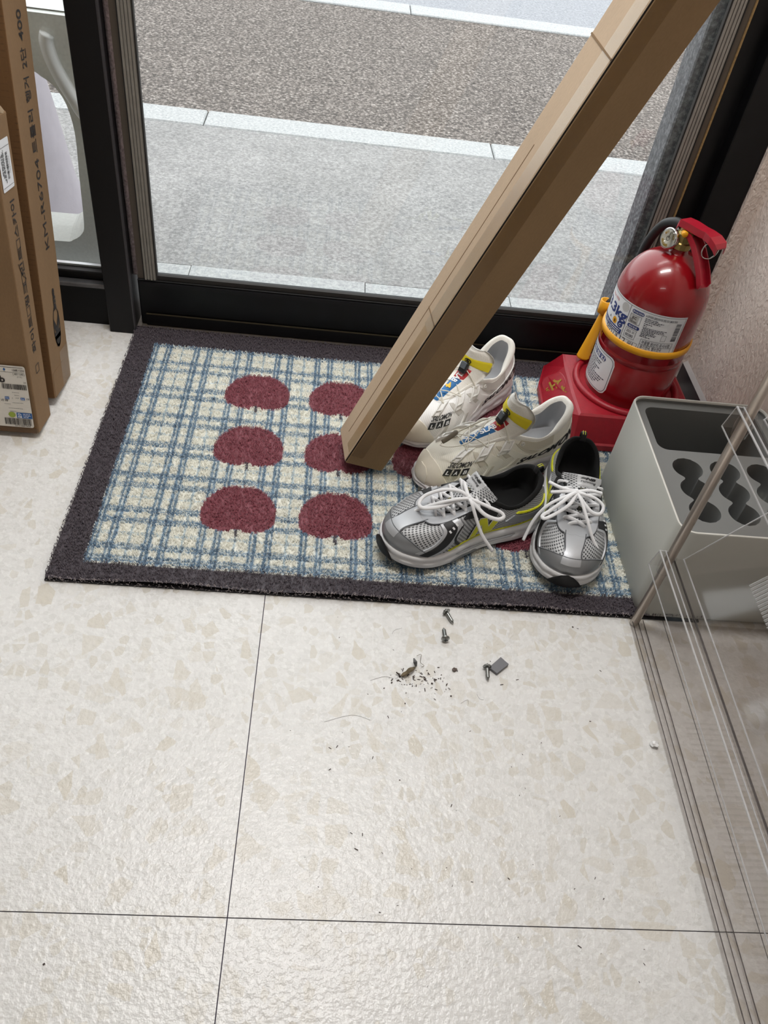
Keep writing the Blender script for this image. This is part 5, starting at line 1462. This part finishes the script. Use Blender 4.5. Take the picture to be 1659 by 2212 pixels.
# ---- pale trail shoes
SPEC_TR = dict(
    bx=[0, .012, .07, .19, .32, .44, .56, .68, .79, .89, .965, 1.0],
    by=[0.0, 0.0713, 0.1242, 0.1382, 0.1339, 0.1382, 0.1555, 0.175, 0.1728, 0.1426, 0.0842, 0.0],
    tx=[.022, .034, .085, .175, .270, .365, .440, .520, .600, .668, .712, .728],
    ty=[0.0, 0.054, 0.095, 0.1123, 0.1166, 0.1102, 0.0972, 0.0864, 0.0778, 0.067, 0.0432, 0.0],
    tz=[0.3729, 0.3667, 0.3234, 0.2493, 0.2184, 0.2431, 0.2657, 0.2637, 0.2493, 0.2348, 0.2245, 0.2204],
    zm=[.110, .110, .106, .100, .090, .078, .064, .050, .040, .034, .030, .030],
    spring=[.012, .010, .004, 0, 0, 0, 0, .002, .006, .012, .018, .020],
    c1=[.08, .08, .065, .048, .048, .065, .085, .10, .105, .108, .110, .112],
    be=[.3, .3, .4, .5, .5, .5, .55, .58, .60, .60, .60, .60],
    c2=[-.08, -.08, -.07, -.05, -.04, -.035, -.022, -.012, -.002, .010, .018, .020],
    o1=[.02, .02, .02, .012, .012, .012, .012, .012, .012, .010, .008, .006], swing=[.025])
def trail_shoe(label, heel, toe, L, group, lat, tint, strap_flip, garage, lift=.0112):
    t = shoe_thing('trail_shoe', label, heel, toe, L, group, lift)
    sh = Shoe(L, SPEC_TR, lat); sh.init_flip(); sh.cy = lambda x: lat * .025 * max((x / L - .45) / .55, 0) ** 2 * L
    TM = cloth('white trail mesh ' + tint, (232, 228, 216) if tint == 'cream' else (238, 237, 236), (212, 207, 194) if tint == 'cream' else (218, 216, 214), 2 * math.pi / .0042, 2 * math.pi / .0042, .5, .7, 0, .2)
    TW = M('bonded film ' + tint, (230, 227, 215) if tint == 'cream' else (236, 234, 232), .42); TG = M('grey mesh ' + tint, (200, 193, 178) if tint == 'cream' else (196, 192, 186), .75)
    TOE = M('rubber toe cap', (234, 227, 212), .6, noise=(22, .10)); FOAM = M('trail foam', (206, 203, 205), .55); TSO = M('trail outsole', (176, 172, 168), .7)
    KNIT = M('ribbed knit', (234, 231, 224), .85, bump=(330, .35, .002), noise=(40, .03)); LIN = M('grey lining', (172, 174, 178), .9)
    sole(sh, t, FOAM, TSO, .006)
    upper(sh, TM, t)
    lining(sh, t, KNIT, LIN, 1.45, .15)
    patch(sh, [(8.9, -.02), (9.8, -.02), (11, -.02), (12.2, -.02), (13.1, -.02)], [(8.9, .10), (9.7, .36), (10.4, .47), (11, .49), (11.6, .47), (12.3, .36), (13.1, .10)], .0075, TOE, t, 'toe_cap', 60, 9)
    patch(sh, [(10.25, -.02), (11, -.02), (11.75, -.02)], [(10.35, .20), (10.7, .30), (11, .31), (11.3, .30), (11.65, .20)], .0115, TOE, t, 'toe_bumper', 40, 6)
    both(lambda f: patch(sh, f([(8.9, -.01), (7.0, -.02), (5.0, -.02), (3.2, -.02), (1.4, -.02)]), f([(8.9, .12), (7.0, .12), (5.0, .12), (3.2, .12), (1.4, .14)]), .0055, TW, t, 'mudguard', 40, 5))
    # chevron webs from the lace hooks down to the sole
    for a_top, a_bot in ((6.2, 4.6), (7.7, 6.3), (9.35, 8.0)):
        both(lambda f: patch(sh, f([(a_top - .34, .97), (a_top - .50, .70), (a_bot - .42, .38), (a_bot - .10, .08)]), f([(a_top + .34, .97), (a_top + .10, .70), (a_bot + .52, .36), (a_bot + .85, .08)]), .0062, TW, t, 'side_web', 22, 7))
        both(lambda f: patch(sh, f([(a_top - .62, .84), (a_bot - .62, .42)]), f([(a_top - 1.05, .80), (a_bot - 1.05, .46)]), .0030, TG, t, 'mesh_window', 14, 6))
        both(lambda f: patch(sh, f([(a_bot + .10, .34), (a_bot + .28, .12)]), f([(a_bot + .28, .36), (a_bot + .62, .12)]), .0075, TG, t, 'web_cutout', 10, 4))
    both(lambda f: patch(sh, f([(2.9, .62), (3.7, .60), (4.6, .66), (5.3, .80)]), f([(2.9, .97), (3.7, .985), (4.6, .985), (5.3, .985)]), .0055, TG, t, 'collar_panel', 22, 6))
    both(lambda f: patch(sh, f([(1.0, .12), (2.4, .14), (4.0, .14), (4.6, .12)]), f([(1.0, .72), (2.2, .62), (3.2, .50), (4.3, .30)]), .0058, TW, t, 'heel_panel', 26, 8))
    patch(sh, [(-1.1, .05), (0, .05), (1.1, .05)], [(-.8, .86), (0, .90), (.8, .86)], .0070, TW, t, 'heel_counter', 24, 9)
    # word on the side and square initials on the toe side
    INKT = M('print black', (32, 33, 36), .5)
    def side_text(f_s, nm):
        dk = Decal(lambda x, y: tuple(sh.P(np.array([f_s(x)]), np.array([.10 + x * .42 + y]), np.array([.0095]))[0]))
        dk.text('SALOMON', 0, 0, .27, .045, width=1.0, shear=.5)
        return dk.build(nm, INKT, t)
    side_text(lambda x: 4.8 - x * 3.4, 'side_lettering'); side_text(lambda x: NC - 1.4 - x * 3.4, 'side_lettering')
    sg = -1 if lat > 0 else 1
    def toe_text():
        # on the side turned to us, between toe cap and front hook
        base = 9.05
        fn = lambda off: (lambda x, y: tuple(sh.P(np.array([base + .50 - x * 1.45]), np.array([.30 + y * .32 + x * .04]), np.array([off]))[0]))
        dk = Decal(fn(.0100)); dk.text('SALOMON', 0, .52, .46, .03, width=1.0, shear=.35)
        for i in range(3): dk.rect(.02 + i * .34, .29 + i * .34, 0, .42, 3)
        dk.build('toe_lettering', INKT, t)
        dk = Decal(fn(.0112))
        for i, c in enumerate('LAB'): dk.text(c, .09 + i * .34, .08, .32, .02, width=.14)
        dk.build('toe_initials', WHITE_INK, t)
    toe_text()
    tg = Tongue(sh, [(.738, .196), (.64, .236), (.555, .262), (.495, .286), (.462, .322), (.442, .360), (.432, .402), (.426, .440), (.424, .470)], [.050, .068, .082, .096, .112, .128, .130, .112, .066], [.4, .4, .6, 1.0, 1.3, 1.1], .046)
    tg.build('tongue', KNIT, t)
    yb = tg.band(.625, .785, -1.0, 1.0, .004, M('yellow patch', (222, 204, 34), .6), t, 'tongue_patch', 8, 13)
    dk = Decal(lambda x, y: tuple(tg.at(np.array([.705 + y]), np.array([x]), np.array([.0290]))[0]))
    dk.disc(0, 0, .20, .044, 24); dk.build('emblem', INKT, yb)
    dk = Decal(lambda x, y: tuple(tg.at(np.array([.705 + y]), np.array([x]), np.array([.0305]))[0]))
    def arc(cx, cy, r0, r1, a0, a1):
        for i in range(12):
            a, b = a0 + (a1 - a0) * i / 12, a0 + (a1 - a0) * (i + 1) / 12
            dk.poly([(cx + r0 * math.cos(a), cy + r0 * .22 * math.sin(a)), (cx + r1 * math.cos(a), cy + r1 * .22 * math.sin(a)), (cx + r1 * math.cos(b), cy + r1 * .22 * math.sin(b)), (cx + r0 * math.cos(b), cy + r0 * .22 * math.sin(b))])
    arc(.045, .0, .07, .10, -1.2, 1.9); arc(-.045, .0, .07, .10, 1.9, 5.0)
    dk.build('emblem_swirl', M('yellow patch', (222, 204, 34), .6), yb)
    # strap label running up the tongue
    RD, BL = M('strap red', (176, 36, 42), .55), M('strap blue', (36, 110, 172), .55)
    tg.band(.01, .30, -.40, .40, .010, BL, t, 'strap_label', 12, 5); tg.band(.30, .55, -.40, .40, .010, RD, t, 'strap_label', 12, 5)
    def strap(x, y): return tuple(tg.at(np.array([x]), np.array([y]), np.array([.0362]))[0])
    up_ = 1 if not strap_flip else -1
    if not strap_flip: fn = lambda x, y: strap(.04 + x * .48, -y)
    else: fn = lambda x, y: strap(.52 - x * .48, y)
    dk = Decal(fn); dk.text('X', .02, -.22, .60, .03, width=.10).text('T', .14, -.22, .60, .03, width=.09).text('SLAB', .25, -.22, .60, .03, width=.37)
    dk.build('strap_lettering', WHITE_INK, t)
    dk = Decal(fn); dk.text('4', .67, -.25, .68, .04, width=.13); dk.build('strap_numeral', M('amber ink', (236, 190, 50), .5), t)
    # lace hooks, thin cord, cord lock
    hooks = [9.35, 7.7, 6.2]
    CORD = M('thin white cord', (222, 218, 206), .7)
    PH = []
    for a in hooks:
        row = []
        for sgn in (1, -1):
            s_ = a if sgn > 0 else NC - a
            p = sh.P(np.array([s_] * 4), np.array([.90, .80, .68, .58]), np.array([.007, .015, .014, .007]))
            w = sh.P(np.array([s_ + .30, s_ - .30]), np.array([.85, .85]), np.array([.008, .008]))
            d = (w[0] - w[1]) / 2
            loops = []
            hk = MB()
            for o_ in (d, -d): hk.add(tube([q + o_ for q in p], .0016, 6))
            for q in (p[0], p[2]): hk.add(tube([q + d, q - d], .0018, 6))
            hk.build('lace_hook', M('white hook', (224, 222, 218), .4), t, True)
            patch(sh, [(s_ - .30, .58), (s_ + .30, .58)], [(s_ - .30, .90), (s_ + .30, .90)], .0105, M('white hook', (224, 222, 218), .4), t, 'hook_tab', 5, 5)
            row.append((p[1] + p[0]) / 2)
        PH.append(row)
    mx = lambda a, b, h: [a, a * .66 + b * .34 + np.array([0, 0, h]), a * .34 + b * .66 + np.array([0, 0, h]), b]
    for i in range(len(PH) - 1):
        for sgn in (0, 1):
            mesh_obj('cord', *tube(spline(mx(PH[i][sgn], PH[i + 1][1 - sgn], .0065 + .0012 * sgn), 5), .00105, 6), CORD, t, True)
    mesh_obj('cord', *tube(spline(mx(PH[0][0], PH[0][1], .006), 5), .00105, 6), CORD, t, True)
    top = [sh.P(np.array([5.05 if s_ == 0 else NC - 5.05]), np.array([.86]), np.array([.006]))[0] for s_ in (0, 1)]
    lockp = tg.at(np.array([.55]), np.array([0.0]), np.array([.044]))[0]
    for s_ in (0, 1):
        mesh_obj('cord', *tube(spline(mx(PH[-1][s_], lockp, .003), 5), .00105, 6), CORD, t, True)
        mesh_obj('cord', *tube(spline(mx(top[s_], lockp + np.array([-.006, 0, 0]), .005), 5), .00105, 6), CORD, t, True)
        n_ = sh.nor(np.array([5.05 if s_ == 0 else NC - 5.05]), np.array([.86]))[0]
        m_ = Matrix.Translation(top[s_]) @ Vector(n_).to_track_quat('Z', 'Y').to_matrix().to_4x4()
        mesh_obj('eyelet', *xf(lathe([(.0018, .0), (.0024, .0016), (.0036, .0012), (.0040, -.001)], 14, cap=False), m_), M('white eyelet', (226, 224, 220), .4), t, True)
    pd = tg.at(np.array([.66]), np.array([0.0]))[0] - tg.at(np.array([.54]), np.array([0.0]))[0]
    lm = Matrix.Translation(lockp) @ Vector(pd).to_track_quat('X', 'Z').to_matrix().to_4x4()
    lk = mesh_obj('cord_lock', *xf(bbox(-.0115, .0105, -.0080, .0080, -.005, .006, .003, 3), lm), M('lock black', (26, 27, 30), .35), t, True)
    mesh_obj('lock_button', *xf(bbox(-.002, .0115, -.006, .006, .004, .0074, .0012, 2), lm), M('lock grey', (96, 104, 112), .35), lk)
    if garage:
        mesh_obj('cord', *tube(spline(world_path(t, [(1052, 904, .150), (1020, 918, .136), (985, 935, .120)]), 5), .0013, 6), CORD, t, True)
        mesh_obj('pull_end', *tube(spline(world_path(t, [(988, 931, .122), (980, 938, .118), (966, 948, .110), (955, 955, .104)]), 3), [.003, .0046, .0052, .005, .005, .005, .005, .0048, .0046, .004], 8, flat=.7), M('olive pull', (112, 104, 90), .6), t, True)
        mesh_obj('cord', *tube(spline(world_path(t, [(957, 955, .104), (952, 962, .102), (975, 965, .108), (1012, 956, .122), (1040, 925, .142), (1055, 908, .150)]), 5), .00105, 6), CORD, t, True)
    return t, sh
trail_shoe('cream white trail shoe in full view, nearer of the two trail shoes', (.463, 1.190), (.184, 1.066), .308, 'cream white trail shoes on the doormat', 1, 'cream', False, True)
trail_shoe('white trail shoe partly hidden behind the long leaning carton', (.370, 1.384), (.163, 1.162), .304, 'cream white trail shoes on the doormat', -1, 'white', True, False)
